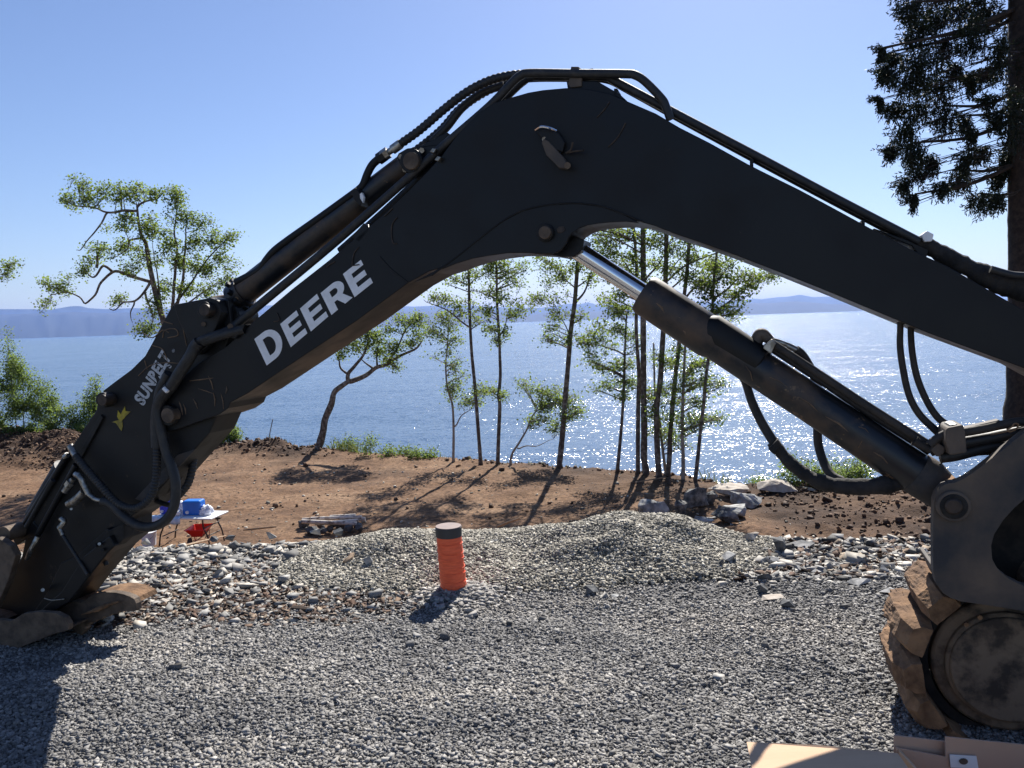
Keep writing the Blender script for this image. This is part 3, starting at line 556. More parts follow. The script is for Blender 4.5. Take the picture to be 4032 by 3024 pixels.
for (x, y, dx, dy, hw) in [(2580, 1190, 40, 50, 12), (2640, 1240, 60, 30, 8), (2680, 1290, 25, 45, 10), (2700, 1200, 40, 20, 5), (2935, 1440, 28, 60, 4), (3030, 1485, 70, 40, 4), (3140, 1560, 80, 60, 6), (3380, 1680, 40, 24, 5), (3395, 1735, -40, 60, 3), (3250, 1640, 90, 60, 9), (3440, 1780, 60, 50, 8), (2760, 1370, 30, -60, 2.5), (2755, 1330, 60, -30, 2)]:
    P = [(x, y), (x+dx*.5+6, y+dy*.5-4), (x+dx, y+dy)]
    Q = [EP(a, c, ob) for a, c in P]; axis_a = EP(2566, 1177, ob); axd = (EP(3640, 1884, ob)-axis_a).normalized(); QQ = []
    for q_, (a, c) in zip(Q, P):
        # walk the ray until it meets the barrel surface
        d = ray(a, c).normalized(); best = q_; rad_ = ew(a, c, ob, 79)
        for k in range(60):
            t_ = (q_-CAM).length-.11+k*.002; pp = CAM+d*t_; rel = pp-axis_a; dist_ = (rel-axd*rel.dot(axd)).length
            if dist_ <= rad_+.001: best = pp; break
        QQ.append(best)
    MB().tube(QQ, [.0008, ew(x, y, ob, hw*.5), .0008], 6).obj('paint_chip', M['scuff'], bcy, smooth=True)
hose('port_elbow', [(2975, 1420, .12), (2978, 1350, .12), (2996, 1318, .12), (3020, 1330, .12), (3040, 1348, .12)], [22, 24, 27, 22, 16], mat_='casting', parent=bcy)
PR([(3008, 1360), (3040, 1335), (3056, 1352), (3040, 1385), (3038, 1395), (3005, 1372)], .05, .17).obj('pipe_clamp', M['steel'], bcy, bevel=.003)
hose('hard_pipe', [(3036, 1348, .08), (3200, 1455, .08), (3400, 1588, .08), (3600, 1716, .08), (3660, 1755, .08)], [15, 16, 17, 18, 18], mat_='dusthose', parent=bcy)
hose('hard_pipe', [(3030, 1368, .12), (3200, 1478, .12), (3400, 1612, .12), (3600, 1738, .12), (3660, 1778, .12)], [14, 15, 16, 17, 17], mat_='rubber', parent=bcy)
hose('fitting', [(3040, 1340, .15), (3070, 1348, .15), (3110, 1362, .16)], [12, 11, 9], mat_='steel')
hose('fitting', [(3100, 1360, .16), (3137, 1378, .16)], [13, 12], mat_='steel', straight=True)
hose('hose', [(3134, 1376, .16), (3156, 1394, .17), (3184, 1436, .2), (3208, 1490, .26), (3225, 1560, .30), (3222, 1640, .30), (3219, 1700, .28), (3224, 1760, .26), (3246, 1826, .22), (3274, 1870, .18), (3320, 1895, .15)], 17, mat_='dusthose')
hose('hose', [(2900, 1440, .26), (2936, 1507, .24), (2960, 1580, .22), (3000, 1665, .2), (3050, 1745, .18), (3075, 1775, .17)], [16, 16, 17, 18, 19, 20], mat_='dusthose')
hose('wrapped_hose', [(3040, 1738, .17), (3090, 1800, .16), (3140, 1846, .15), (3200, 1885, .14), (3270, 1908, .12), (3340, 1916, .11), (3430, 1916, .11), (3510, 1905, .12), (3580, 1885, .13)], [24, 24, 25, 28, 30, 32, 33, 36, 36], mat_='fabric', rough=.2)
PR([(3024, 1768), (3062, 1730), (3078, 1752), (3046, 1790)], .13, .2).obj('hose_sleeve', M['fabric'], ex, bevel=.004)
hose('hose', [(3545, 1255, .1), (3545, 1285, .1), (3544, 1361, .1), (3554, 1442, .1), (3578, 1551, .11), (3621, 1632, .12), (3703, 1712, .13)], [12, 12, 12.5, 13, 13, 14, 15], mat_='dusthose')
hose('hose', [(3588, 1270, .14), (3586, 1301, .14), (3592, 1388, .14), (3611, 1486, .14), (3649, 1578, .15), (3692, 1643, .15), (3745, 1686, .15)], [12, 12, 12.5, 13, 13, 14, 15], mat_='dusthose')
PR([(3676, 1745), (3685, 1738), (3722, 1762), (3718, 1785), (3690, 1800), (3668, 1775)], .02, .10).obj('hose_block', M['casting'], ex, bevel=.004)
hose('fitting', [(3600, 1735, .06), (3625, 1750, .06), (3668, 1770, .06)], [22, 16, 18], mat_='dusthose')
PR([(3726, 1695), (3732, 1684), (3792, 1672), (3802, 1700), (3808, 1782), (3740, 1794), (3722, 1740)], -.02, .12).obj('clamp_block', M['casting'], ex, bevel=.006)
PR([(3735, 1680), (3740, 1672), (3768, 1668), (3772, 1676)], .0, .08).obj('bolt', M['steel'], ex, bevel=.003)
hose('hose', [(3660, 1752, .03), (3690, 1728, .03), (3730, 1708, .03), (3795, 1702, .03), (3880, 1687, .03), (3950, 1672, .03), (4060, 1660, .03), (4300, 1690, .03)], 18, mat_='dusthose')
hose('hose', [(3660, 1775, .06), (3700, 1760, .06), (3780, 1745, .06), (3880, 1728, .06), (4060, 1700, .06), (4300, 1720, .06)], 24, mat_='rubber')
hose('hose', [(3700, 1800, .08), (3760, 1792, .08), (3840, 1772, .08), (3950, 1755, .08), (4300, 1770, .08)], 24, mat_='rubber')
PR([(3800, 1685), (3935, 1654), (3938, 1662), (3805, 1694)], .03, .07).obj('hose_strap', M['casting'], ex)
PR([(3690, 1830), (3760, 1800), (3850, 1776), (4060, 1730), (4060, 1800), (3900, 1792), (3842, 1795), (3815, 1782), (3770, 1796), (3730, 1812), (3700, 1830), (3716, 1870), (3690, 1880)], .10, .13).obj('hose_guard', M['black'], ex)
hose('straw', [(3900, 1712, -.01), (3960, 1700, -.01), (3980, 1692, -.01), (4040, 1676, -.01)], 2.2, mat_='mud')
hose('straw', [(3968, 1690, -.01), (3985, 1680, -.01), (3995, 1668, -.01), (4010, 1672, -.01), (4000, 1690, -.01), (3975, 1700, -.01), (3965, 1688, -.01)], 3, mat_='mud')

# swing bracket ---------------------------------------------------------------
plate = [(3686, 1943), (3698, 1924), (3715, 1910), (3735, 1903), (3762, 1900), (3776, 1893), (3800, 1882), (3849, 1849), (3940, 1777), (4032, 1703), (4300, 1490), (4640, 1380), (4760, 1500), (4760, 2500), (4400, 2460), (4032, 2407), (3900, 2386), (3781, 2368), (3745, 2356), (3712, 2335), (3686, 2297), (3675, 2250), (3674, 2100), (3677, 1969)]
hole = [(4032, 1969), (3995, 2000), (3950, 2050), (3915, 2105), (3903, 2150), (3908, 2205), (3930, 2243), (3975, 2280), (4032, 2308), (4200, 2340), (4330, 2250), (4350, 2100), (4250, 1970), (4120, 1930)]
br = PR([plate, hole], -.05, .0).obj('swing_bracket', M['casting'], ex, bevel=.01)
PR([plate, hole], .28, .33).obj('bracket_plate', M['casting'], br, bevel=.008)
PR([(3712, 1935), (3735, 1903), (3762, 1900), (3776, 1893), (3785, 1903), (3760, 1915), (3730, 1925)], -.0, .28).obj('bracket_top', M['mud'], br, bevel=.003)
PR([(3675, 2240), (3720, 2335), (3781, 2368), (4032, 2407), (4032, 2390), (3790, 2350), (3735, 2322), (3690, 2235)], .0, .28).obj('bracket_web', M['casting'], br, bevel=.003)
PR([(3800, 2020), (3900, 1900), (4400, 1700), (4500, 2400), (3900, 2350), (3800, 2320)], .22, .25).obj('dark_backing', M['black'], br)  # black sheet added behind the opening, its dark depth put in as colour
cyl(3757, 1996, -.075, -.0, 62, 36).obj('pin_recess', M['casting'], br, smooth=True, bevel=.006)
cyl(3757, 1996, -.08, -.0, 50, 36).obj('pin_washer', M['black'], br, smooth=True, bevel=.004)
cyl(3757, 1996, -.088, .3, 32, 32).obj('pin', M['pin'], br, smooth=True, bevel=.006)

# track ---------------------------------------------------------------------------
T0, T1 = .08, .50
cI = (3982, 2648)
tc = EP(cI[0], cI[1], T0); pxr = FP/ (tc-CAM).dot(f0)
rI = ew(cI[0], cI[1], T0, 272)
tk = MB().tube([tc+NX*.06, tc+NX*.36], rI, 48).obj('track', M['idler'], ex, smooth=True, bevel=.012)
MB().tube([tc+NX*.03, tc+NX*.08], rI*.83, 48).obj('idler_rim', M['idler'], tk, smooth=True, bevel=.01)
MB().tube([tc+NX*.015, tc+NX*.05], rI*.78, 48).obj('idler_disc', M['idler'], tk, smooth=True, bevel=.006)
for q in (2.3, 2.05): p = tc+NX*.012+(UX*math.cos(q)+Vector((0, 0, 1))*math.sin(q))*rI*.86; MB().tube([p, p+NX*.01], .009, 7).obj('mud_spot', M['mud'], tk)
# chain belt round the idler and along the frame
rb = rI*1.17; L = 1.5
belt = []
for k in range(25): q = math.pi/2+math.pi*k/24; belt.append((math.cos(q)*rb, math.sin(q)*rb))
belt_in = [(x*.88, z*.88) for x, z in belt]
loop = [(L, rb)]+belt+[(L, -rb)]; inn = [(L, rb*.88)]+belt_in+[(L, -rb*.88)]
def LP(x, z, o): return tc+UX*x+Vector((0, 0, z))+NX*o
MB().prism([[LP(x, z, .08) for x, z in loop+inn[::-1]]], NX*.26).obj('track_chain', M['black'], tk)
MB().prism([[LP(x, z, .12) for x, z in ((.05, rI*.5), (L, rI*.5), (L, -rI*.5), (.05, -rI*.5))]], NX*.2).obj('track_frame', M['idler'], tk, bevel=.01)
# pads with chamfered ends
ptop = .098; pw = .142
def pad(q=None, x=None, side=1):
    if q is not None: rad = Vector((0, 0, 0))+UX*math.cos(q)+Vector((0, 0, 1))*math.sin(q); tan = -UX*math.sin(q)+Vector((0, 0, 1))*math.cos(q); c = tc+rad*rb
    else: rad = Vector((0, 0, side)); tan = UX; c = tc+UX*x+rad*rb
    h = ptop; wv = pw/2; mb = MB()
    prof = [(-wv*.98, 0), (-wv*.98, h*.45), (-wv*.55, h), (wv*.55, h), (wv*.98, h*.45), (wv*.98, 0)]
    prof2 = [(a*.8, b_) for a, b_ in prof]; prof2 = [(-wv*.8, 0), (-wv*.8, h*.35), (-wv*.5, h*.66), (wv*.5, h*.66), (wv*.8, h*.35), (wv*.8, 0)]
    n = 6; secs = [(T0-.03, prof2), (T0+.045, prof), (T1-.1, prof), (T1, prof2)]; v = []
    for o, pr_ in secs: v += [c+tan*a+rad*b_+NX*(o-T0) for a, b_ in pr_]
    f = [tuple(range(6))[::-1], tuple(range(18, 24))]
    for s_ in range(3):
        for i in range(6): f.append((s_*6+i, s_*6+(i+1) % 6, s_*6+6+(i+1) % 6, s_*6+6+i))
    return mb.add(v, f)
qs = [R(109+26.4*i) for i in range(7)]
for i, q in enumerate(qs):
    me = pad(q).mesh('track_shoe'); bm = bmesh.new(); bm.from_mesh(me); bmesh.ops.subdivide_edges(bm, edges=bm.edges, cuts=7, use_grid_fill=True)
    for v_ in bm.verts:
        dn_ = (v_.co-tc).dot(NX); cake = max(0, min(1, (dn_-.07)/.05)); p = v_.co*28
        v_.co += (v_.co-tc).normalized()*(.0025*noise.noise(p*3)+cake*(.016*abs(noise.noise(p*1.3))+.008*noise.noise(p*4)))
    bm.to_mesh(me); bm.free(); link('track_shoe', me, M['mud'] if i < 6 else M['idler'], tk)
x = .12
while x < L:
    pad(None, x, 1).obj('track_shoe', M['idler'], tk, bevel=.004); pad(None, x, -1).obj('track_shoe', M['idler'], tk, bevel=.004); x += pw*1.08
# lettering -----------------------------------------------------------------------
def quadmap(BL, BR, TL):
    return lambda u, v: (BL[0]+(BR[0]-BL[0])*u+(TL[0]-BL[0])*v, BL[1]+(BR[1]-BL[1])*u+(TL[1]-BL[1])*v)
def arc(cx, cy, rx, ry, a0, a1, n_=10): return [(cx+rx*math.cos(R(a0+(a1-a0)*i/n_)), cy+ry*math.sin(R(a0+(a1-a0)*i/n_))) for i in range(n_+1)]
LE = [[(0, 0), (1, 0), (1, .22), (.33, .22), (.33, .40), (.92, .40), (.92, .61), (.33, .61), (.33, .79), (.98, .79), (.98, 1), (0, 1)]]
LD = [[(0, 0)]+arc(.45, .5, .55, .5, -90, 90, 14)+[(0, 1)], ([(.29, .2)]+arc(.45, .5, .26, .30, -90, 90, 12)+[(.29, .8)])[::-1]]
LR = [[(0, 0), (.32, 0), (.32, .34), (.46, .34), (.68, 0), (1.04, 0), (.76, .40)]+arc(.55, .68, .40, .32, -50, 90, 12)+[(0, 1)], ([(.32, .55)]+arc(.52, .675, .13, .122, -90, 90, 8)+[(.32, .797)])[::-1]]
for L_, BL, BR, TL in ((LD, (1050, 1439), (1129, 1378), (1001, 1335)), (LE, (1145, 1367), (1210, 1312), (1103, 1276)), (LE, (1224, 1305), (1292, 1246), (1181, 1215)), (LR, (1305, 1240), (1385, 1174), (1262, 1154)), (LE, (1396, 1170), (1468, 1113), (1350, 1079))):
    q = quadmap(BL, BR, TL); PR([[q(u, v) for u, v in l] for l in L_], -.002, -.0005).obj('boom_letter', M['decal'], ex)
def textmesh(s, off=.03, shear=.25, size=1):
    cu = bpy.data.curves.new('t', 'FONT'); cu.body = s; cu.size = size; cu.offset = off; cu.shear = shear; cu.space_character = 1.05
    o = bpy.data.objects.new('t', cu); me = bpy.data.meshes.new_from_object(o); bpy.data.objects.remove(o); return me
def lettering(name, s, BL, BR, TL, m_, dep, parent=None, **kw):
    me = textmesh(s, **kw); co_ = np.array([v.co[:] for v in me.vertices]); x0, y0 = co_[:, 0].min(), co_[:, 1].min(); W_, H_ = co_[:, 0].max()-x0, co_[:, 1].max()-y0
    q = quadmap(BL, BR, TL)
    for v in me.vertices:
        px = q((v.co.x-x0)/W_, (v.co.y-y0)/H_); v.co = EP(px[0], px[1], dep)
    return link(name, me, M[m_], parent or ex)
lettering('arm_lettering', 'SUNBELT', (566, 1600), (683, 1398), (520, 1577), 'decal_worn', A0-.002, off=.045, shear=.3)
lettering('arm_lettering', 'A L S', (640, 1506), (678, 1440), (618, 1492), 'decal_worn', A0-.002, off=.02, shear=0)
lettering('arm_lettering', '®', (684, 1390), (690, 1378), (675, 1384), 'decal_worn', A0-.002, off=.0, shear=0)
PR([(464, 1616), (475, 1632), (491, 1600), (494, 1618), (513, 1621), (491, 1643), (480, 1656), (483, 1678), (478, 1697), (456, 1665), (438, 1662), (468, 1654), (461, 1640)], A0-.003, A0-.0005).obj('yellow_sticker', M['yellow'], ex)

# ------------------------------------------------------------------ loose stones, soil and litter
BX = np.array([[i, j, k] for i in (-1, 1) for j in (-1, 1) for k in (-1, 1)], float)
BF = np.array([(0, 1, 3), (0, 3, 2), (4, 6, 7), (4, 7, 5), (0, 4, 5), (0, 5, 1), (2, 3, 7), (2, 7, 6), (0, 2, 6), (0, 6, 4), (1, 5, 7), (1, 7, 3)])
def rotmats(n_, tilt):
    az = RG.random(n_)*2*math.pi; t = RG.normal(0, tilt, n_); u = RG.random(n_)*2*math.pi
    ca, sa, ct, st, cu, su = np.cos(az), np.sin(az), np.cos(t), np.sin(t), np.cos(u), np.sin(u); Z = np.zeros(n_); O = np.ones(n_)
    Rz = lambda c, s_: np.stack([np.stack([c, -s_, Z], 1), np.stack([s_, c, Z], 1), np.stack([Z, Z, O], 1)], 1)
    Rx = np.stack([np.stack([O, Z, Z], 1), np.stack([Z, ct, -st], 1), np.stack([Z, st, ct], 1)], 1)
    return Rz(ca, sa) @ Rx @ Rz(cu, su)
def stones(name, x, y, size, flat, jit, m_, zf=ground, sink=.15, tilt=.35, kind='stuff', parent=None, elong=1.0):
    n_ = len(x); size = np.broadcast_to(size, (n_,))
    v = BX[None]*(1+RG.uniform(-jit, jit, (n_, 8, 3)))
    sc = np.stack([RG.uniform(.8, 1.25, n_)*elong, RG.uniform(.6, 1, n_), RG.uniform(flat*.6, flat*1.3, n_)], 1)
    v = v*sc[:, None, :]*(size[:, None, None]/2); v = np.einsum('nij,nkj->nki', rotmats(n_, tilt), v)
    c = np.stack([x, y, zf(x, y)+size*flat*(.5-sink)], 1); V = (v+c[:, None, :]).reshape(-1, 3)
    F = (BF[None]+(np.arange(n_)*8)[:, None, None]).reshape(-1, 3)
    o = link(name, npmesh(name, V, F), m_, parent)
    if kind: tag(o, kind=kind)
    return o
def scatter(n_, x0, x1, y0, y1, acc=None, persp=False):
    """random ground points; persp packs more of them near the path's edge seen large"""
    x = RG.uniform(x0, x1, n_); y = RG.uniform(y0, y1, n_)
    keep = np.abs(x) < y*.70+.25
    if acc is not None: keep &= RG.random(n_) < acc(x, y)
    return x[keep], y[keep]
pe_ = lambda x: np.interp(x, PX_, PE_)
def gzone(x, y): return 1-.35*sm(4.5, 5.2, y)-.6*sm(.05, .45, fbm(x, y, 3, 1.0))
x, y = scatter(330000, -4.3, 3.6, 2.3, 6.3, lambda x, y: gzone(x, y)*(y < pe_(x)))
stones('gravel', x, y, np.clip(RG.gamma(3.2, .0021, len(x))+.003, .005, .022), .6, .66, M['gravel'], tilt=.7)
x, y = scatter(110000, -4.0, 3.2, 2.3, 4.3)
stones('gravel', x, y, np.clip(RG.gamma(4, .0016, len(x))+.003, .004, .016), .65, .5, M['gravel'], tilt=.6)
x, y = scatter(40, -4.0, 3.2, 3.4, 5.2)
stones('gravel', x, y, RG.uniform(.028, .05, len(x)), .6, .55, M['gravel'], tilt=.6)
def rocky(x, y):
    L_ = sm(-.75, -1.15, x)*sm(4.2, 5.0, y+.25*fbm(x, y, 3, 1.7)); R_ = sm(1.25, 1.7, x-.35*(y-5))*sm(4.5, 4.75, y+.2*fbm(x, y, 3, 1.7))*(1-sm(5.3, 5.45, y)*sm(2.7, 2.9, x))
    return np.clip(L_+R_, 0, 1)*(y < pe_(x)+.18)
x, y = scatter(110000, -4.6, 4.2, 4.0, 6.4, rocky)
stones('rock_chips', x, y, np.clip(RG.gamma(2.0, .0068, len(x))+.004, .006, .055), .42, .7, M['chips'], sink=.0)
x, y = scatter(2600, -4.6, 4.2, 4.3, 6.4, lambda x, y: rocky(x, y)*sm(4.3, 5.6, y))
stones('rock_chips', x, y, np.clip(RG.gamma(3, .010, len(x))+.018, .025, .075), .5, .7, M['chips'], sink=-.05)
x, y = scatter(34000, -4.6, -.4, 4.1, 6.2, lambda x, y: sm(-.45, -1.1, x)*sm(4.05, 4.5, y)*np.clip(.55+1.6*fbm(x, y, 3, 1.5), 0, 1)*(1-.75*sm(5.2, 5.7, y))*(y < pe_(x)))
stones('leaf_litter', x, y, RG.uniform(.008, .032, len(x)), .12, .3, M['litter'], sink=-2.4, tilt=.5, elong=1.5)
x, y = scatter(2600, 1.3, 3.9, 4.6, 5.7, rocky)
stones('leaf_litter', x, y, RG.uniform(.012, .05, len(x)), .12, .3, M['litter'], sink=-1.8, tilt=.5, elong=1.5)
# soil: clods on the rough ground and crumbs over the clearing
fe_ = lambda x: np.interp(x, EX_, EY_)
n_ = 80000; x = RG.uniform(-26, 14, n_); y = RG.uniform(13, 40, n_); k = (np.abs(x) < y*.70+1) & (y < fe_(x)+.3)
dn = np.clip(.45*sm(5.2, 6.6, x)+sm(-11, -14, x)*sm(-6.5, -4, y-fe_(x))+np.exp(-((x+9.6)/2.4)**2)*sm(-2.6, -1, y-fe_(x))+.4*sm(-.8, -.1, y-fe_(x))+.008+.05*sm(.1, .5, fbm(x, y, 3, .7)), 0, 1)
k &= RG.random(n_) < dn; x, y = x[k], y[k]
stones('soil_clods', x, y, np.clip(RG.gamma(1.5, .022, len(x))+.015, .015, .2), .8, .6, M['clod'], sink=.25, tilt=.8)
x, y = scatter(900, -12, 6, 15, 26, lambda x, y: (y < fe_(x))*1.)
stones('gravel', x, y, np.clip(RG.gamma(2, .012, len(x))+.015, .02, .09), .5, .4, M['pea'])
# the pea gravel heap on the driveway
GM = empty('gravel_mound', (.2, 5.4, 0), 'low heap of pale pea gravel behind the orange pipe', 'gravel heap')
mx_ = np.arange(-1.75, 2.0, .03); my_ = np.arange(4.5, 6.45, .03); X_, Y_ = np.meshgrid(mx_, my_); Z_ = ground(X_, Y_)+mound(X_, Y_)-.012+.0
V = np.stack([X_.ravel(), Y_.ravel(), Z_.ravel()], 1); ii = np.arange(X_.size).reshape(X_.shape); F = np.stack([ii[:-1, :-1].ravel(), ii[:-1, 1:].ravel(), ii[1:, 1:].ravel(), ii[1:, :-1].ravel()], 1)
link('gravel_bed', npmesh('gravel_bed', V, F), M['pea_core'], GM, smooth=True)
zm = lambda x, y: ground(x, y)+mound(x, y)-.004
x, y = scatter(150000, -1.75, 1.95, 4.5, 6.3, lambda x, y: sm(.004, .03, mound(x, y)))
stones('pebbles', x, y, np.clip(RG.gamma(5, .0017, len(x))+.004, .006, .022), .75, .33, M['pea'], zf=zm, parent=GM, tilt=.8, sink=.1)

# rocks one can pick out ----------------------------------------------------------
def rockmesh(seed, dims, npt=16, det=2, rough=.08):
    rnd = random.Random(seed); bm = bmesh.new()
    for k in range(npt):
        u = Vector((rnd.gauss(0, 1), rnd.gauss(0, 1), rnd.gauss(0, 1))).normalized()*rnd.uniform(.75, 1.1); bm.verts.new((u.x*dims[0]/2, u.y*dims[1]/2, u.z*dims[2]/2))
    r_ = bmesh.ops.convex_hull(bm, input=bm.verts); bmesh.ops.delete(bm, geom=[e for e in r_['geom_interior'] if isinstance(e, bmesh.types.BMVert)], context='VERTS')
    for k in range(det): bmesh.ops.subdivide_edges(bm, edges=bm.edges, cuts=1, use_grid_fill=True)
    sc = max(dims)
    for v_ in bm.verts: v_.co += v_.co.normalized()*sc*rough*(noise.noise(v_.co/sc*3+Vector((seed, 0, 0)))+.5*noise.noise(v_.co/sc*8+Vector((seed, 5, 0))))
    bmesh.ops.recalc_face_normals(bm, faces=bm.faces); me = bpy.data.meshes.new('rock'); bm.to_mesh(me); bm.free(); return me
def rock(name, seed, dims, loc, m_, label, cat, group=None, rot=0, tilt=0, **kw):
    me = rockmesh(seed, dims, **kw); me.materials.append(m_); o = bpy.data.objects.new(name, me); COL.objects.link(o); o.location = loc; o.rotation_euler = (tilt, tilt*.6, rot)
    return tag(o, label, cat, group)
def onlow(X, Y): # walk the view ray down to the terrain
    d = ray(X, Y)
    for k in range(325, 1200):
        p = CAM+d*(k*.04/d.y)
        if p.z <= gz(p.x, p.y): return p
    return p
BO = [(2582, 1985, 141, 2047, 'boulder', 'squat pale-topped boulder at the left of the boulder cluster, just behind the gravel heap'),
      (2680, 1973, 66, 2034, 'boulder_d', 'pointed grey boulder standing just left of the tallest boulder'),
      (2740, 1918, 98, 2020, 'boulder_d', 'tallest upright dark boulder of the cluster beyond the gravel heap'),
      (2798, 1926, 62, 1990, 'boulder_d', 'narrow dark boulder leaning against the right of the tallest one'),
      (2953, 1935, 142, 2003, 'boulder', 'large pale rounded boulder at the right of the cluster'),
      (2900, 1988, 118, 2043, 'boulder', 'pale-topped boulder lying below the large rounded one'),
      (2860, 1994, 90, 2067, 'boulder_d', 'dark angular boulder at the front right of the cluster'),
      (2762, 2035, 100, 2088, 'boulder', 'flat pale slab lying low in the middle of the boulder cluster'),
      (2482, 2023, 60, 2043, 'boulder', 'thin white slab peeping over the gravel heap left of the boulders'),
      (2881, 1906, 141, 1960, 'rock_t', 'long low tan rock on the bank behind the boulders'),
      (3073, 1900, 134, 1941, 'rock_t', 'broad tan rock on the bank in front of the sea'),
      (3185, 1920, 78, 1934, 'rock_t', 'flat pinkish slab on the bank below the black hose')]
for i, (X, Yt, wd, Yb, mm, lab) in enumerate(BO):
    p = onlow(X, Yb); sc_ = p.y/FP; ht = Yb-Yt
    rock('boulder', 30+i, (wd*sc_*1.22, wd*sc_*.9, ht*sc_*1.38), (p.x, p.y+wd*sc_*.25, p.z+ht*sc_*.50), M[mm], lab, 'boulder', rot=random.uniform(-.3, .3), npt=13, det=3, rough=.07)
# flat wet stones in the little channel between them
for i in range(26):
    X = random.uniform(2640, 2900); Y = random.uniform(2040, 2115); p = onlow(X, Y); s_ = random.uniform(.06, .2)
    rock('stone', 100+i, (s_*1.4, s_, s_*.5), (p.x, p.y, p.z+.02), M[random.choice(['rock', 'rock_t', 'boulder'])], 'small stone filling the channel between the boulders', 'stone', 'stones between the boulders', rot=random.random()*6, det=1)
# named rocks on the driveway's stony margins
NR = [(3070, 2135, 56, 84, 'rock_d', 'upright dark pointed rock on the stony strip beyond the right end of the heap'),
      (2958, 2110, 78, 40, 'rock_t', 'tan wedge-shaped rock at the edge of the brown soil'),
      (3160, 2140, 96, 46, 'boulder', 'grey broken block leaning right of the upright dark rock'),
      (2860, 2190, 90, 34, 'rock', 'pale flat slab at the right foot of the gravel heap'),
      (2838, 2215, 34, 28, 'rock_d', 'small dark cube-like rock under the pale slab'),
      (3030, 2205, 90, 26, 'rock', 'long low grey slab in front of the upright dark rock'),
      (3010, 2268, 62, 44, 'rock_d', 'dark blocky rock in the middle of the right stony strip'),
      (3000, 2312, 56, 48, 'rock_d', 'dark triangular rock just below the blocky one'),
      (3340, 2170, 46, 34, 'rock_d', 'dark rock beside the smooth gravel near the bracket'),
      (3385, 2205, 52, 36, 'rock', 'rounded grey rock under the dark one near the bracket'),
      (3215, 2248, 44, 28, 'rock', 'pale rock in the right stony strip left of centre'),
      (2752, 2262, 40, 28, 'rock_d', 'dark rock at the lower right edge of the heap'),
      (2332, 2318, 64, 46, 'rock_d', 'round black rock half sunk at the front of the gravel heap'),
      (3100, 2380, 84, 40, 'rock_d', 'dark wide rock at the front edge of the right stony strip'),
      (3040, 2350, 110, 22, 'rock_t', 'pale tan slab lying flat at the front of the right stony strip'),
      (2420, 2345, 54, 16, 'rock', 'thin pale flake on the gravel right of the black rock'),
      (3480, 2240, 60, 40, 'rock', 'grey rock beside the excavator bracket'),
      (3380, 2290, 110, 30, 'rock', 'large pale flat slab near the muddy track'),
      (3520, 2330, 120, 30, 'rock', 'pale slab lying directly left of the muddy track'),
      (1448, 2206, 54, 40, 'rock', 'blue-grey rock lying on the left shoulder of the heap'),
      (1950, 2128, 26, 16, 'rock_d', 'small dark stone on the heap right of the orange pipe'),
      (1065, 2098, 56, 28, 'rock', 'pale blue-grey slab on the rim left of the log pile'),
      (910, 2120, 40, 30, 'rock_d', 'dark rock on the rim in front of the folding table'),
      (845, 2118, 44, 24, 'rock_d', 'dark blocky rock on the rim below the wheelbarrow'),
      (572, 2138, 42, 34, 'boulder', 'round white rock on the rim in front of the white bucket'),
      (500, 2130, 70, 26, 'boulder', 'pale slab on the rim just right of the arm'),
      (460, 2200, 70, 30, 'rock', 'grey slab half shaded beside the lower arm'),
      (508, 2190, 38, 34, 'rock_d', 'dark rock wedged right of the shaded slab'),
      (560, 2190, 70, 22, 'rock_t', 'long tan flat rock behind the thumb'),
      (705, 2255, 30, 26, 'rock_d', 'small dark pyramid-shaped rock on the left stony strip'),
      (890, 2170, 36, 20, 'rock', 'small pale rock in the middle of the left stony strip'),
      (645, 2365, 66, 20, 'rock_t', 'tan wedge of stone on the gravel right of the thumb'),
      (1015, 2370, 76, 26, 'rock_d', 'row-like dark jagged rock at the front of the left strip'),
      (790, 2335, 44, 24, 'rock', 'pale rock among the brown litter'),
      (975, 2205, 40, 20, 'rock', 'pale stone on the left strip below the table'),
      (1240, 2090, 60, 34, 'boulder', 'white rock on the rim right in front of the log pile'),
      (1330, 2085, 50, 34, 'rock_d', 'dark grey rock on the rim at the right end of the logs')]
for i, (X, Yb, wd, ht, mm, lab) in enumerate(NR):
    p = CAM+ray(X, Yb+ht*.45)*1.0; d = ray(X, Yb+ht*.45)
    for k in range(300, 800):
        p = CAM+d*(k*.01/d.y)
        if p.z <= gz(p.x, p.y)+float(mound(np.array([p.x]), np.array([p.y]))[0]) or p.y > pe_(p.x)+.15: break
    sc_ = p.y/FP; zt = gz(p.x, p.y)+float(mound(np.array([p.x]), np.array([p.y]))[0])
    if p.y > pe_(p.x): zt = 0
    rock('rock', 200+i, (wd*sc_*1.1, wd*sc_*.8, ht*sc_*1.15), (p.x, p.y, zt+ht*sc_*.38), M[mm], lab, 'rock', rot=random.uniform(-.5, .5), npt=9, det=1, rough=.03)
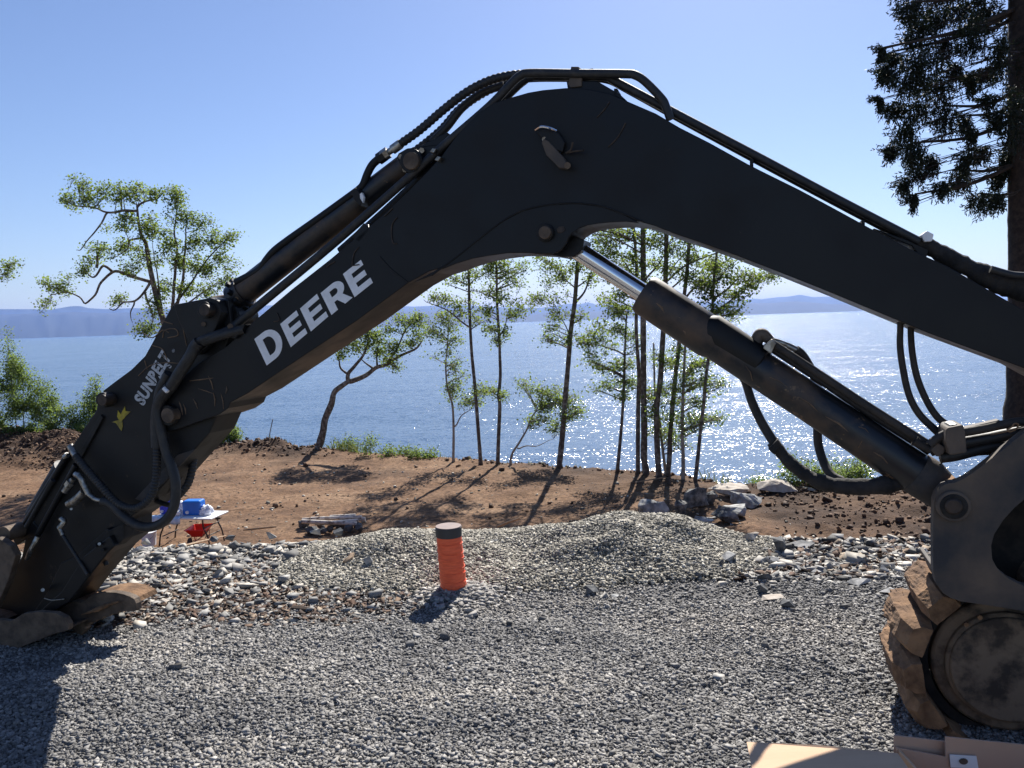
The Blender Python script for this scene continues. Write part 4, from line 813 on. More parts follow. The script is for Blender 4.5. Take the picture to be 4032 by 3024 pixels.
# many look-alike broken stones
LAB = {'L': 'angular grey stone in the stony strip left of the gravel heap', 'R': 'angular grey stone in the stony strip between heap and track', 'E': 'angular grey stone along the rim of the driveway before the table'}
k = 0
while k < 150:
    z_ = random.choice('LRRE')
    if z_ == 'L': x, y = random.uniform(-3.6, -1.3), random.uniform(4.7, 6.1)
    elif z_ == 'R': x, y = random.uniform(1.7, 3.4), random.uniform(4.75, 5.6)
    else: x = random.uniform(-3.8, -1.3); y = float(pe_(x))+random.uniform(-.15, .08)
    if abs(x) > y*.63 or (z_ == 'R' and x > 2.75 and y > 5.3): continue
    s_ = random.uniform(.04, .085) if z_ != 'E' else random.uniform(.045, .10)
    rock('stone', 300+k, (s_*1.3, s_*.9, s_*random.uniform(.35, .75)), (x, y, gz(x, y)+s_*.16), M[random.choice(['rock', 'rock', 'rock_d', 'boulder', 'rock_t'] if z_ != 'E' else ['rock', 'rock', 'boulder', 'rock_d'])], LAB[z_], 'stone', {'L': 'stones of the left strip', 'R': 'stones of the right strip', 'E': 'stones along the rim'}[z_], rot=random.random()*6, tilt=random.uniform(-.6, .6), npt=8, det=0, rough=0)
    k += 1

# ------------------------------------------------------------------ things on the driveway
b_ = CAM+ray(1789, 2336)*((4.68)/ray(1789, 2336).y); bz = 0
PL = Vector((b_.x, b_.y, bz))
pp = empty('marker_pipe', PL, 'upright pipe stub wrapped in orange tape with a dark cap', 'pipe')
lean = Vector((-.02, 0, .335)); v = []; rads = []
for k in range(40):
    t = k/39; v.append(PL+Vector((0, 0, -.04))+(lean+Vector((0, 0, .04)))*t); rads.append(.079*(1+.012*math.sin(k*1.1)+.012*noise.noise(Vector((k*.5, 0, 0)))-.045*t))
MB().tube(v, rads, 40).obj('orange_wrap', M['orange'], pp, smooth=True)
for hz_, tl in ((.10, .02), (.145, -.015), (.19, .02), (.235, -.02), (.28, .015), (.05, .01)):
    c = PL+lean*(hz_/.335); ring = [c+Vector((math.cos(q)*.0785, math.sin(q)*.0785, math.cos(q+1)*tl*.5)) for q in np.linspace(0, 2*math.pi, 40)]
    MB().tube(ring, .0016, 5, cap=False).obj('tape_edge', M['orange'], pp, smooth=True)
t0 = PL+lean
MB().tube([t0-Vector((0, 0, .01)), t0+Vector((0, 0, .048))], .0795, 40).obj('cap', M['pvc'], pp, smooth=True, bevel=.003)
MB().tube([t0+Vector((0, 0, .047)), t0+Vector((0, 0, .053))], .077, 40).obj('cap_top', M['captop'], pp, smooth=True)
# little pile of gravel banked against it
x = RG.normal(PL.x+.05, .13, 1500); y = RG.normal(PL.y-.02, .10, 1500)
stones('gravel', x, y, np.clip(RG.gamma(5, .003, len(x))+.006, .008, .03), .6, .42, M['gravel'], zf=lambda x, y: ground(x, y)+.035*np.exp(-(((x-PL.x-.05)/.2)**2+((y-PL.y)/.14)**2)))
def onpad(X, Y):
    d = ray(X, Y)
    for k in range(280, 720):
        p = CAM+d*(k*.01/d.y)
        if p.z <= gz(p.x, p.y)+float(mound(np.array([p.x]), np.array([p.y]))[0]): break
    return p
def stick(name, A, B, r_, m_, label, cat, lift=.01, two=True):
    a, c = (onpad(*A), onpad(*B)) if two else (A, B); a = a+Vector((0, 0, lift)); c = c+Vector((0, 0, lift)); P = [a.lerp(c, t)+Vector((noise.noise(Vector((t*3, r_*99, 0)))*r_, 0, 0)) for t in np.linspace(0, 1, 7)]
    return tag(MB().tube(P, [r_*.7, r_, r_*1.05, r_, r_*.95, r_, r_*.6], 7).obj(name, m_, None, loc=a, smooth=True), label, cat)
stick('stick', (1955, 2082), (2048, 2048), .012, M['wood'], 'pale stick lying near the crest of the gravel heap', 'stick', .02)
stick('wood_piece', (1358, 2222), (1392, 2188), .022, M['wood'], 'splintered yellow wood scrap beside the blue-grey rock on the heap', 'wood scrap', .01)
stick('stick', (1150, 2402), (1240, 2412), .02, M['scuff'], 'brown bark piece on the ground left of the orange pipe', 'bark', .01)
stick('stick', (650, 2290), (680, 2322), .006, M['wood'], 'thin pale twig standing out of the litter behind the thumb', 'twig', .02)
stick('stick', (700, 2170), (890, 2122), .008, M['wood'], 'long thin branch on the stones below the wheelbarrow', 'branch', .03)
stick('stick', (960, 2108), (1090, 2095), .008, M['scuff'], 'dark branch along the rim right of the wheelbarrow', 'branch', .05)
# cardboard box, bottom right ------------------------------------------------------
def CB(x, y, z): return Vector((x, y, z))
cb = empty('cardboard_box', (1.45, 2.05, 0), 'open cardboard box with folded-out flaps in front of the track', 'cardboard box')
zb = .33
A = PZ(2940, 2921, zb); B = PZ(3536, 2966, zb); Cc = PZ(3555, 3045, zb-.004); D = PZ(2900, 3060, zb-.01)
MB().prism([[A, A.lerp(B, .5)+Vector((0, .006, .004)), B, Cc+Vector((0, -.25, 0)), D+Vector((0, -.25, 0))]], (0, 0, -.005)).obj('flap', M['card'], cb)
P1 = PY(3522, 2896, B.y+.03); P2 = PY(3728, 2925, B.y+.05); P3 = PY(3724, 2902, B.y+.02); P4 = PY(4300, 2960, B.y+.02)
def wall(a, c, z1, nm, m_, off=0):
    a = a+Vector((0, off, 0)); c = c+Vector((0, off, 0)); MB().prism([[a, c, Vector((c.x, c.y, z1)), Vector((a.x, a.y, z1))]], (0, .005, 0)).obj(nm, m_, cb)
wall(P1, P2+Vector((.02, 0, 0)), .0, 'back_wall', M['cardin']); wall(P3, P4, .0, 'back_wall', M['cardin'])
wall(P1+Vector((0, -.012, -.03)), P2+Vector((.0, -.03, -.03)), .1, 'inner_flap', M['cardin'])
q_ = [PY(X, Y, B.y+.012) for X, Y in ((3740, 2972), (3845, 2978), (3853, 3026), (3744, 3022))]
MB().prism([q_], (0, .003, 0)).obj('label', M['paper'], cb)
q_ = [PY(3795+math.cos(t)*17, 2999+math.sin(t)*12, B.y+.008) for t in np.linspace(0, 5.8, 12)]
MB().prism([q_], (0, .002, 0)).obj('stain', M['blot'], cb)
bx0 = B.x+.01; MB().prism([[Vector((bx0, B.y+.02, .33)), Vector((bx0, B.y-.5, .33)), Vector((bx0, B.y-.5, 0)), Vector((bx0, B.y+.02, 0))]], (.005, 0, 0)).obj('side_wall', M['card'], cb)
MB().prism([[Vector((bx0, B.y-.5, .33)), Vector((bx0+.9, B.y-.5, .33)), Vector((bx0+.9, B.y-.5, 0)), Vector((bx0, B.y-.5, 0))]], (0, .005, 0)).obj('front_wall', M['card'], cb)

# ------------------------------------------------------------------ the clearing
ta = -R(11.4); ux = Vector((math.cos(ta), math.sin(ta), 0)); uy = Vector((-math.sin(ta), math.cos(ta), 0)); TZ = LOW+.64
FR = PZ(828, 2041, TZ); FL = FR-ux*1.36; tcn = FR-ux*.68+uy*.33; g0 = gz(tcn.x, tcn.y)
tb = empty('folding_table', (tcn.x, tcn.y, g0), 'white folding table with dark legs in the dirt clearing', 'table')
MB().box((tcn.x, tcn.y, TZ-.02), 1.4, .68, .035, ux, uy).obj('table_top', M['white'], tb, bevel=.012)
for sx_ in (-1, 1):
    for sy_ in (-1, 1):
        c = tcn+ux*(.52*sx_)+uy*(.27*sy_); P = [Vector((c.x, c.y, TZ-.03))-ux*.06*sx_, Vector((c.x, c.y, TZ-.22))-ux*.05*sx_, Vector((c.x, c.y, TZ-.4))+ux*.03*sx_, Vector((c.x, c.y, g0-.05))+ux*.08*sx_]
        MB().tube(crom(P, 4), .017, 8).obj('leg', M['legs'], tb, smooth=True)
    c1 = tcn+ux*(.50*sx_)+uy*.27; c2 = tcn+ux*(.50*sx_)-uy*.27
    for hz_ in (.22, .42): MB().tube([Vector((c1.x, c1.y, TZ-hz_)), Vector((c2.x, c2.y, TZ-hz_))], .012, 6).obj('cross_bar', M['legs'], tb)
def jug(x, dy, sx_, sz_, mm, rz, lab):
    c = tcn+ux*x+uy*dy; a = Vector((math.cos(ta+rz), math.sin(ta+rz), 0)); b2 = Vector((-a.y, a.x, 0))
    j = empty('water_jug', (c.x, c.y, TZ), lab, 'jug'); mb = MB(); mb.box((c.x, c.y, TZ+sz_/2), sx_, .26, sz_, a, b2).obj('jug_body', mm, j, bevel=.035)
    f_ = Vector((c.x, c.y, TZ+.07))-b2*.13-a*sx_*.2; MB().tube([f_, f_-b2*.03], .035, 14).obj('jug_cap', M['white'], j, smooth=True)
    for k in (-1, 0, 1): MB().box(Vector((c.x, c.y, TZ+sz_*.5))-b2*.129+a*sx_*.22*k, .012, .012, sz_*.7, a, b2).obj('rib', mm, j, bevel=.004)
    MB().tube([Vector((c.x, c.y, TZ+sz_*.6))+a*(sx_/2+.0)+b2*.07, Vector((c.x, c.y, TZ+sz_*.6))+a*(sx_/2+.035), Vector((c.x, c.y, TZ+sz_*.6))+a*(sx_/2+.0)-b2*.07], .012, 6).obj('handle', mm, j, smooth=True)
jug(.10, 0, .40, .31, M['bluejug'], .1, 'light blue plastic water jug on the right part of the folding table')
jug(-.50, .02, .33, .34, M['bluejug2'], -.2, 'deep blue water jug at the left end of the folding table behind the hoses')
def bag(name, c, dims, seed, m_, lab, cat):
    bm = bmesh.new(); bmesh.ops.create_icosphere(bm, subdivisions=4, radius=1)
    for v_ in bm.verts:
        p = v_.co.copy(); nz = 1+.45*noise.noise(p*1.6+Vector((seed, 0, 0)))+.25*noise.noise(p*4+Vector((seed, 3, 0)))+.12*noise.noise(p*9); v_.co = Vector((p.x*dims[0]*nz, p.y*dims[1]*nz, max(-.9, p.z*nz)*dims[2]))
    me = bpy.data.meshes.new(name); bm.to_mesh(me); bm.free(); me.materials.append(m_); me.shade_smooth(); o = bpy.data.objects.new(name, me); COL.objects.link(o); o.location = c; return tag(o, lab, cat)
def ont(x, dy, dz=0): c = tcn+ux*x+uy*dy; return Vector((c.x, c.y, TZ+dz))
bag('plastic_bag', ont(-.20, .08, .12), (.12, .1, .15), 2, M['bag'], 'crumpled white plastic bag between the two blue jugs', 'plastic bag')
bag('plastic_bag', ont(.40, -.02, .08), (.12, .12, .12), 5, M['bag'], 'pale crumpled bag right of the light blue jug', 'plastic bag')
rl = MB().tube([ont(-.22, -.26, .065), ont(-.10, -.2, .065)], .055, 20).obj('paper_roll', M['white'], None, loc=ont(-.2, -.25), smooth=True); tag(rl, 'white paper roll lying on its side at the table front', 'paper roll')
# film draped over the front edge
gx = np.linspace(-.72, .0, 30); rows = []
for j, (dy, dz) in enumerate(((-.20, .012), (-.30, .012), (-.345, .004), (-.36, -.03), (-.365, -.08), (-.37, -.13))):
    rows.append([ont(x, dy-.02*noise.noise(Vector((x*14, j, 0))), dz*(1 if j < 3 else 1+.5*noise.noise(Vector((x*5, 1, 0))))+.012*noise.noise(Vector((x*20, j*2., 0)))) for x in gx])
V = np.array([[tuple(p) for p in r_] for r_ in rows]).reshape(-1, 3); ii = np.arange(len(V)).reshape(6, 30); F = np.stack([ii[:-1, :-1].ravel(), ii[:-1, 1:].ravel(), ii[1:, 1:].ravel(), ii[1:, :-1].ravel()], 1)
fo = link('plastic_film', npmesh('plastic_film', V, F), M['film'], None, loc=ont(-.36, -.3), smooth=True); tag(fo, 'pale blue plastic film hanging over the front of the table', 'plastic film')
sd = fo.modifiers.new('s', 'SOLIDIFY'); sd.thickness = .004
# white bucket
p = onlow(588, 2148); bb = empty('plastic_bucket', p, 'translucent white bucket on the dirt left of the table', 'bucket')
MB().tube([p, p+Vector((0, 0, .30))], [.135, .155], 28).obj('bucket_wall', M['bag'], bb, smooth=True, bevel=.004)
MB().tube([p+Vector((0, 0, .285)), p+Vector((0, 0, .305))], .165, 28).obj('bucket_rim', M['white'], bb, smooth=True)
MB().tube([p+Vector((.165*math.cos(q), -.165*math.sin(q)*.3-.1, .28-.12*math.sin(q))) for q in np.linspace(0, math.pi, 10)], .004, 5).obj('handle', M['steel'], bb)
# red wheelbarrow, seen end on
p = onlow(785, 2142); p.z = gz(p.x, p.y); wb = empty('wheelbarrow', p, 'red wheelbarrow standing in front of the folding table', 'wheelbarrow')
def tray(z0, z1, r0_, r1_, th=.0):
    v = [p+Vector((sx_*r0_[0], sy_*r0_[1]+.05, z0)) for sx_, sy_ in ((-1, -1), (1, -1), (1, 1), (-1, 1))]+[p+Vector((sx_*r1_[0], sy_*r1_[1]+.05, z1)) for sx_, sy_ in ((-1, -1), (1, -1), (1, 1), (-1, 1))]; return v
mb = MB(); v = tray(.24, .48, (.14, .2), (.28, .36)); mb.add(v, [(3, 2, 1, 0), (0, 1, 5, 4), (1, 2, 6, 5), (2, 3, 7, 6), (3, 0, 4, 7)]); to = mb.obj('tray', M['red'], wb, bevel=.01)
sd = to.modifiers.new('s', 'SOLIDIFY'); sd.thickness = .012
rim = [p+Vector((x_, y_+.05, .48)) for x_, y_ in ((-.29, -.37), (.29, -.37), (.29, .37), (-.29, .37), (-.29, -.37))]; MB().tube(rim, .012, 6).obj('rim', M['red'], to)
MB().tube([p+Vector((-.12, -.45, .15)), p+Vector((-.06, -.45, .15))], .15, 22).obj('wheel', M['tyre'], wb, smooth=True, bevel=.02)
for sx_ in (-1, 1):
    MB().tube([p+Vector((sx_*.07-.08, -.45, .15)), p+Vector((sx_*.17, -.1, .25)), p+Vector((sx_*.26, .8, .46))], .014, 6).obj('handle', M['wood'], wb)
    MB().tube([p+Vector((sx_*.18, .1, .25)), p+Vector((sx_*.20, .2, 0)), p+Vector((sx_*.18, .36, .3))], .012, 6).obj('leg', M['redmetal'], wb)
MB().tube([p+Vector((-.19, .2, .06)), p+Vector((.19, .2, .06))], .010, 6).obj('brace', M['redmetal'], wb)
for o_ in list(wb.children): pass
wb.scale = (.72, .72, .72)
# logs over a ring of stones
lp = PY(1315, 2065, 17.4); zb_ = gz(lp.x, lp.y)
for i, (xa, ya, xb, yb, r_, mm) in enumerate(((1188, 2053, 1405, 2062, .045, 'birch'), (1240, 2062, 1410, 2050, .042, 'birch'), (1225, 2042, 1425, 2036, .038, 'birch'), (1190, 2046, 1320, 2040, .038, 'birch'), (1345, 2048, 1438, 2044, .048, 'birch'), (1300, 2036, 1400, 2030, .045, 'birch'))):
    a = PY(xa, ya, 17.0+.16*i); c = PY(xb, yb, 17.0+.12*i+.1)
    P = [a.lerp(c, t) for t in np.linspace(0, 1, 6)]; lab = ('pale split log at the front of the log pile', 'pale log crossing the front log to the right', 'upper pale log of the pile', 'short upper left log of the pile', 'short reddish-ended log at the right end of the pile', 'small log on top of the pile')[i]
    tag(MB().tube(P, [r_, r_*1.05, r_, r_*.97, r_*1.03, r_], 9).obj('log', M[mm], None, loc=a, smooth=True), lab, 'log', 'logs on the fire ring')
for i in range(13):
    X = 1205+i*18+random.uniform(-6, 6); a = PY(X, 2082, 16.9+random.random()*.8); s_ = random.uniform(.18, .3)
    rock('stone', 600+i, (s_, s_*.8, s_*.9), (a.x, a.y, gz(a.x, a.y)+.1), M['rock_d'], 'dark stone of the ring under the logs', 'stone', 'stones of the fire ring', det=1)
# a stake on the bank and stray sticks
a = onlow(1050, 1752); tag(MB().tube([a-Vector((0, 0, .1)), a+Vector((.28, 0, .95))], .018, 6).obj('stake', M['bark'], None, loc=a), 'thin dark stake leaning right on the bank edge', 'stake')
for X, Y, dx, lab in ((810, 1820, .35, 'short pale stick on the bare dirt right of the arm'), (2500, 1905, .9, 'long pale stick on shaded soil under the trees')):
    a = onlow(X, Y)+Vector((0, 0, .04)); tag(MB().tube([a, a+Vector((dx, .3, .05))], .02, 6).obj('stick', M['wood'], None, loc=a), lab, 'stick')
a = PY(0, 1742, 30); tag(MB().tube([PY(-20, 1741, 30), PY(70, 1744, 29.6), PY(170, 1752, 29.2)], .008, 5).obj('string_line', M['wood'], None, loc=a), 'thin taut string line above the soil at the far left', 'string')

# ------------------------------------------------------------------ trees and plants
def leaves(name, C, sizes, m_, parent, aspect=.8, droop=0, rnd=None):
    """C (n,3) centres: each leaf a small folded kite"""
    n_ = len(C); sizes = np.broadcast_to(sizes, (n_,))
    a = RG.normal(size=(n_, 3)); a[:, 2] = a[:, 2]*.6-droop; a /= np.linalg.norm(a, axis=1)[:, None]
    b2 = RG.normal(size=(n_, 3)); b2[:, 2] *= .5; b2 -= a*(a*b2).sum(1)[:, None]; b2 /= np.linalg.norm(b2, axis=1)[:, None]; c_ = np.cross(a, b2)
    L = sizes[:, None]; V = np.stack([C-a*L*.5, C+b2*L*aspect*.5+c_*L*.12, C+a*L*.5, C-b2*L*aspect*.5+c_*L*.12], 1).reshape(-1, 3)
    F = np.arange(n_*4).reshape(n_, 4); return link(name, npmesh(name, V, F), m_, parent)
def smoothpts(px, Y, zs=None):
    return crom([PY(x, y, Y+(d[0] if d else 0)) for x, y, *d in px], 4)
def tree(px, Y, r0, r1, clumps, label, name='alder_tree', group=None, limbs=(), leafn=1.0, leafsize=.075, mat_='bark', lm='leaf', spread=.5, up=.8, cat='tree', base=True, twigs=1.0):
    """px: trunk in photo pixels, base first, standing at distance Y. clumps: (x, y, rx, ry) foliage masses. limbs: (list of px, r)"""
    T = smoothpts(px, Y); b0 = T[0].copy()
    if base:
        b0.z = min(T[0].z-.02, gz(T[0].x, T[0].y)-.1); T = [b0]+T
    root = empty(name, (b0.x, b0.y, max(b0.z, -10)), label, cat, group); mb = MB()
    n_ = len(T); rad = [.76*(r0*(1-i/(n_-1))+r1*(i/(n_-1))) for i in range(n_)]; rad = [r_*(1+.12*noise.noise(Vector((i*.9, Y, r0*50)))) for i, r_ in enumerate(rad)]
    if base: rad[0] *= 1.5
    mb.tube(T, rad, 9); nodes = [(p, r_) for p, r_ in zip(T, rad)][2:]
    for lp_, lr in limbs:
        P = smoothpts(lp_, Y); rs = [lr*(1-.75*i/(len(P)-1)) for i in range(len(P))]; P = [p+Vector((noise.noise(p*1.7), noise.noise(p*1.7+Vector((9, 0, 0))), noise.noise(p*1.7+Vector((0, 9, 0)))))*.06 if 0 < i < len(P)-1 else p for i, p in enumerate(P)]
        mb.tube(P, rs, 7); nodes += [(p, r_) for p, r_ in zip(P, rs)][1:]
    LC = []; clumps = list(clumps)
    if px[-1][1] < 1010 and px[-1][0] > 1700:      # the tops that rise behind the boom
        for k in range(5): clumps.append((px[-1][0]+random.uniform(-50, 50), px[-1][1]-70-34*k, 46, 30))
    cl2 = list(clumps)
    for c_ in clumps:
        for _ in range(3): cl2.append((c_[0]+random.gauss(0, c_[2]*.75), c_[1]+random.gauss(0, c_[3]*.75), c_[2]*random.uniform(.4, .8), c_[3]*random.uniform(.4, .8), .55))
    for cx, cy, rx, ry, *dn in cl2:
        dn = dn[0] if dn else 1.0
        wr = rx/FP*Y; hr = ry/FP*Y; dr = (wr+hr)*.5*spread+.15
        c = PY(cx, cy, Y+random.uniform(-.5, .5)*spread*1.4)
        # the branch leaves the wood below the clump
        best = min(nodes, key=lambda q: (q[0]-c).length+up*max(0, q[0].z-(c.z-.35*math.hypot(q[0].x-c.x, q[0].y-c.y)))*1.6)
        a, ar = best; br = min(ar*.55, .012+.010*(a-c).length)
        mid = a.lerp(c, .5)+Vector((random.uniform(-.1, .1), random.uniform(-.1, .1), random.uniform(-.02, .16)*(a-c).length*.6))
        P = crom([a, mid, c], 5); mb.tube(P, [br*(1-.7*i/(len(P)-1)) for i in range(len(P))], 5)
        nt_ = max(5, int((6+wr*hr*28)*twigs)); vol = int(dn*leafn*(70+wr*hr*1250))
        ends = []
        for k in range(nt_):
            u = Vector((random.gauss(0, 1), random.gauss(0, 1), random.gauss(0, 1))).normalized()*random.uniform(.35, 1.02)
            e = c+Vector((u.x*wr, u.y*dr, u.z*hr)); st = P[random.randint(4, len(P)-1)]
            m_ = st.lerp(e, .5)+Vector((random.gauss(0, .05), random.gauss(0, .05), random.gauss(0, .05)+.04)); Q = crom([st, m_, e], 3)
            mb.tube(Q, [.0055*(1-.6*i/(len(Q)-1)) for i in range(len(Q))], 3, cap=False); ends.append(Q)
        for k in range(vol):
            Q = random.choice(ends); p = Q[random.randint(1, len(Q)-1)]; LC.append((p.x+random.gauss(0, .13), p.y+random.gauss(0, .13), p.z+random.gauss(0, .09)))
    me = mb.mesh('trunk'); o = link('trunk', me, M[mat_], root); me.shade_smooth()
    LC = np.array(LC); leaves('crown', LC, leafsize*RG.uniform(.55, 1.25, len(LC)), M[lm], root, droop=.25); return root

# big crooked alder at the left
tree([(668, 1330), (640, 1250), (612, 1150), (588, 1040), (575, 960), (558, 930), (545, 870), (540, 810)], 27, .15, .045,
     [(330, 790, 60, 34), (400, 760, 60, 40), (470, 770, 60, 44), (540, 745, 50, 30), (610, 760, 46, 30), (262, 795, 40, 20), (320, 720, 28, 34), (460, 890, 60, 28), (500, 860, 50, 30), (400, 985, 50, 30), (480, 975, 50, 34), (360, 1020, 36, 40), (200, 1130, 44, 26), (250, 1140, 44, 30), (330, 1075, 30, 30), (170, 1205, 22, 18), (460, 1190, 36, 20), (560, 1020, 60, 50), (500, 1080, 50, 30), (600, 900, 50, 60, 1.3), (690, 790, 44, 50), (720, 860, 50, 60, 1.3), (800, 890, 44, 40), (760, 960, 60, 60, 1.2), (850, 960, 50, 40), (660, 960, 60, 60, 1.3), (870, 1030, 56, 40), (700, 1050, 60, 60, 1.2), (790, 1060, 60, 50), (880, 1110, 44, 40), (640, 1140, 60, 50), (740, 1140, 70, 40), (820, 1160, 50, 30), (610, 1200, 40, 40), (600, 1290, 36, 30), (560, 1310, 26, 20), (910, 950, 20, 20), (690, 700+60, 20, 40)],
     'large crooked alder with bare twisted limbs on the left bank above the sea', mat_='bark', leafn=1.0, leafsize=.082, up=.2, limbs=[
     ([(540, 830), (480, 830), (420, 838), (370, 818), (300, 808), (240, 780)], .05), ([(422, 838), (400, 880), (350, 935), (320, 985), (300, 985)], .035),
     ([(540, 815), (560, 800), (620, 780), (650, 745)], .045), ([(560, 935), (510, 945), (500, 980), (440, 1020)], .04), ([(600, 1110), (540, 1095), (470, 1070), (430, 1080), (400, 1110), (375, 1160), (335, 1200), (310, 1170), (260, 1150), (200, 1160)], .06),
     ([(440, 1068), (400, 1050), (370, 1090), (345, 1080), (330, 1050)], .05), ([(380, 1055), (385, 1000), (400, 980)], .05), ([(590, 1110), (565, 1150), (530, 1180), (480, 1190), (450, 1220), (430, 1215)], .05), ([(570, 1150), (590, 1210), (600, 1260), (580, 1300)], .04), ([(530, 1185), (515, 1230), (522, 1270)], .03),
     ([(672, 1330), (680, 1240), (688, 1120), (695, 1000), (690, 900), (700, 800)], .07), ([(690, 1240), (720, 1100), (730, 960), (735, 880)], .06), ([(690, 1200), (760, 1100), (850, 980), (900, 940)], .04), ([(700, 1220), (800, 1150), (880, 1100)], .035), ([(640, 1250), (620, 1100), (600, 960)], .04)])
# leaning forked tree behind the boom
tree([(1252, 1770), (1272, 1700), (1280, 1650), (1305, 1590), (1316, 1545), (1345, 1520), (1374, 1500)], 28.5, .19, .11,
     [(1400, 1370, 60, 40), (1470, 1330, 70, 40, 1.3), (1540, 1300, 60, 34), (1600, 1270, 50, 26), (1650, 1250, 36, 16), (1480, 1390, 60, 34, 1.2), (1560, 1370, 60, 40), (1620, 1350, 36, 34), (1430, 1300, 40, 30), (1520, 1420, 40, 18), (1345, 1400, 16, 14), (1380, 1320, 30, 40), (1555, 1452, 14, 8), (1640, 1310, 30, 30)],
     'leaning dark alder that forks low, behind the lettered part of the boom', leafn=1.0, leafsize=.082, up=.2, limbs=[
     ([(1374, 1500), (1374, 1470), (1400, 1440), (1430, 1400), (1450, 1340), (1460, 1290)], .085), ([(1374, 1475), (1346, 1450), (1340, 1420), (1335, 1400)], .05), ([(1376, 1502), (1430, 1485), (1480, 1450), (1520, 1440), (1580, 1400), (1640, 1370), (1665, 1340)], .10), ([(1470, 1452), (1440, 1430), (1420, 1410)], .045), ([(1485, 1450), (1484, 1390), (1500, 1330)], .04), ([(1520, 1440), (1560, 1380), (1600, 1300), (1660, 1240)], .045)])
G1 = 'slender alders on the edge of the bank'
tree([(1785, 1803), (1786, 1700), (1782, 1600), (1768, 1550), (1758, 1500), (1755, 1430), (1760, 1380), (1765, 1320), (1766, 1260)], 25.6, .06, .02,
     [(1740, 1270, 36, 24), (1780, 1290, 36, 26), (1720, 1320, 40, 26), (1790, 1340, 34, 24), (1680, 1310, 26, 34), (1770, 1390, 36, 20), (1740, 1240, 24, 20), (1790, 1440, 24, 22), (1800, 1520, 30, 30), (1830, 1560, 34, 22), (1870, 1580, 30, 16), (1780, 1560, 20, 24), (1810, 1490, 22, 20), (1890, 1540, 20, 30)],
     'thin pale-stemmed alder with low tufts, just right of the leaning forked tree', group=G1, mat_='barkp', leafn=.8, limbs=[([(1790, 1680), (1810, 1640), (1840, 1620), (1870, 1600)], .025)])
tree([(1892, 1812), (1885, 1720), (1876, 1600), (1868, 1500), (1858, 1400), (1852, 1300), (1848, 1200), (1846, 1100), (1843, 1000)], 24.8, .085, .05,
     [(1760, 1175, 44, 24), (1800, 1205, 36, 20), (1720, 1170, 26, 14), (1780, 1105, 36, 16), (1880, 1080, 40, 22), (1830, 1090, 26, 14), (1880, 1260, 24, 30), (1820, 1230, 36, 20), (1890, 1540, 26, 22), (1930, 1050, 30, 20), (1800, 1040, 24, 20)],
     'tall thin alder with few leaves, its straight trunk left of the two-trunk gap', group=G1, leafn=.8, limbs=[([(1852, 1290), (1780, 1240), (1720, 1205), (1668, 1180)], .03), ([(1850, 1120), (1880, 1090), (1930, 1060)], .02)])
tree([(1960, 1815), (1963, 1720), (1968, 1600), (1964, 1560), (1970, 1480), (1968, 1400), (1966, 1330), (1960, 1240), (1956, 1160), (1956, 1080), (1952, 1000)], 24.6, .085, .04,
     [(1985, 1030, 44, 30), (1930, 1060, 40, 26), (1990, 1090, 50, 26), (1920, 1150, 44, 26), (1980, 1170, 56, 34, 1.3), (2040, 1110, 30, 18), (2060, 1215, 40, 22), (2010, 1240, 40, 22), (1930, 1220, 44, 26), (1920, 1290, 24, 20), (1985, 1310, 22, 20), (1960, 1340, 14, 12), (1930, 1000, 30, 20), (2040, 1060, 34, 20), (1980, 1560, 16, 16), (1940, 1545, 24, 14)],
     'slim alder with dense layered tufts near the middle of the gap', group=G1, leafn=.95, limbs=[([(1968, 1320), (1990, 1270), (2005, 1220)], .025)])
tree([(2010, 1812), (2020, 1780), (2040, 1750), (2058, 1720), (2075, 1690), (2090, 1650), (2110, 1620), (2130, 1610)], 24.4, .055, .025,
     [(2120, 1540, 34, 22), (2170, 1570, 40, 24, 1.3), (2220, 1580, 44, 20), (2140, 1600, 30, 16), (2270, 1570, 30, 14), (2100, 1650, 30, 12), (2150, 1655, 30, 12), (2070, 1510, 20, 14), (2240, 1610, 24, 12), (2190, 1690, 20, 24), (2190, 1540, 26, 14)],
     'small pale alder leaning right with its leaves held low', mat_='barkp', leafn=1.1, limbs=[([(2036, 1765), (2070, 1752), (2120, 1752), (2180, 1728)], .025), ([(2062, 1720), (2056, 1690), (2050, 1680)], .012)])
tree([(2203, 1826), (2212, 1740), (2222, 1620), (2230, 1520), (2240, 1400), (2248, 1300), (2262, 1200), (2270, 1100), (2278, 1000), (2282, 900)], 23.8, .12, .07,
     [(2180, 1050, 50, 30), (2240, 1060, 40, 30), (2160, 1110, 34, 22), (2220, 1100, 44, 30), (2140, 1020, 30, 20), (2130, 1180, 34, 24), (2180, 1190, 30, 22), (2190, 1240, 40, 34), (2160, 1280, 34, 24), (2240, 1330, 20, 20), (2150, 1340, 22, 12), (2290, 1240, 24, 16), (2110, 1175, 20, 14), (2300, 1060, 30, 24), (2330, 1100, 24, 18), (2280, 1620, 20, 16), (2250, 1640, 24, 14), (2340, 1000, 30, 30), (2240, 990, 40, 24)],
     'stout dark alder rising behind the chrome rod of the boom cylinder', group=G1, leafn=.8, limbs=[([(2262, 1200), (2300, 1150), (2322, 1090), (2335, 1040)], .04), ([(2272, 1130), (2320, 1100), (2360, 1070)], .025), ([(2268, 1140), (2235, 1110), (2210, 1080)], .025), ([(2245, 1330), (2205, 1240), (2180, 1190)], .02)])
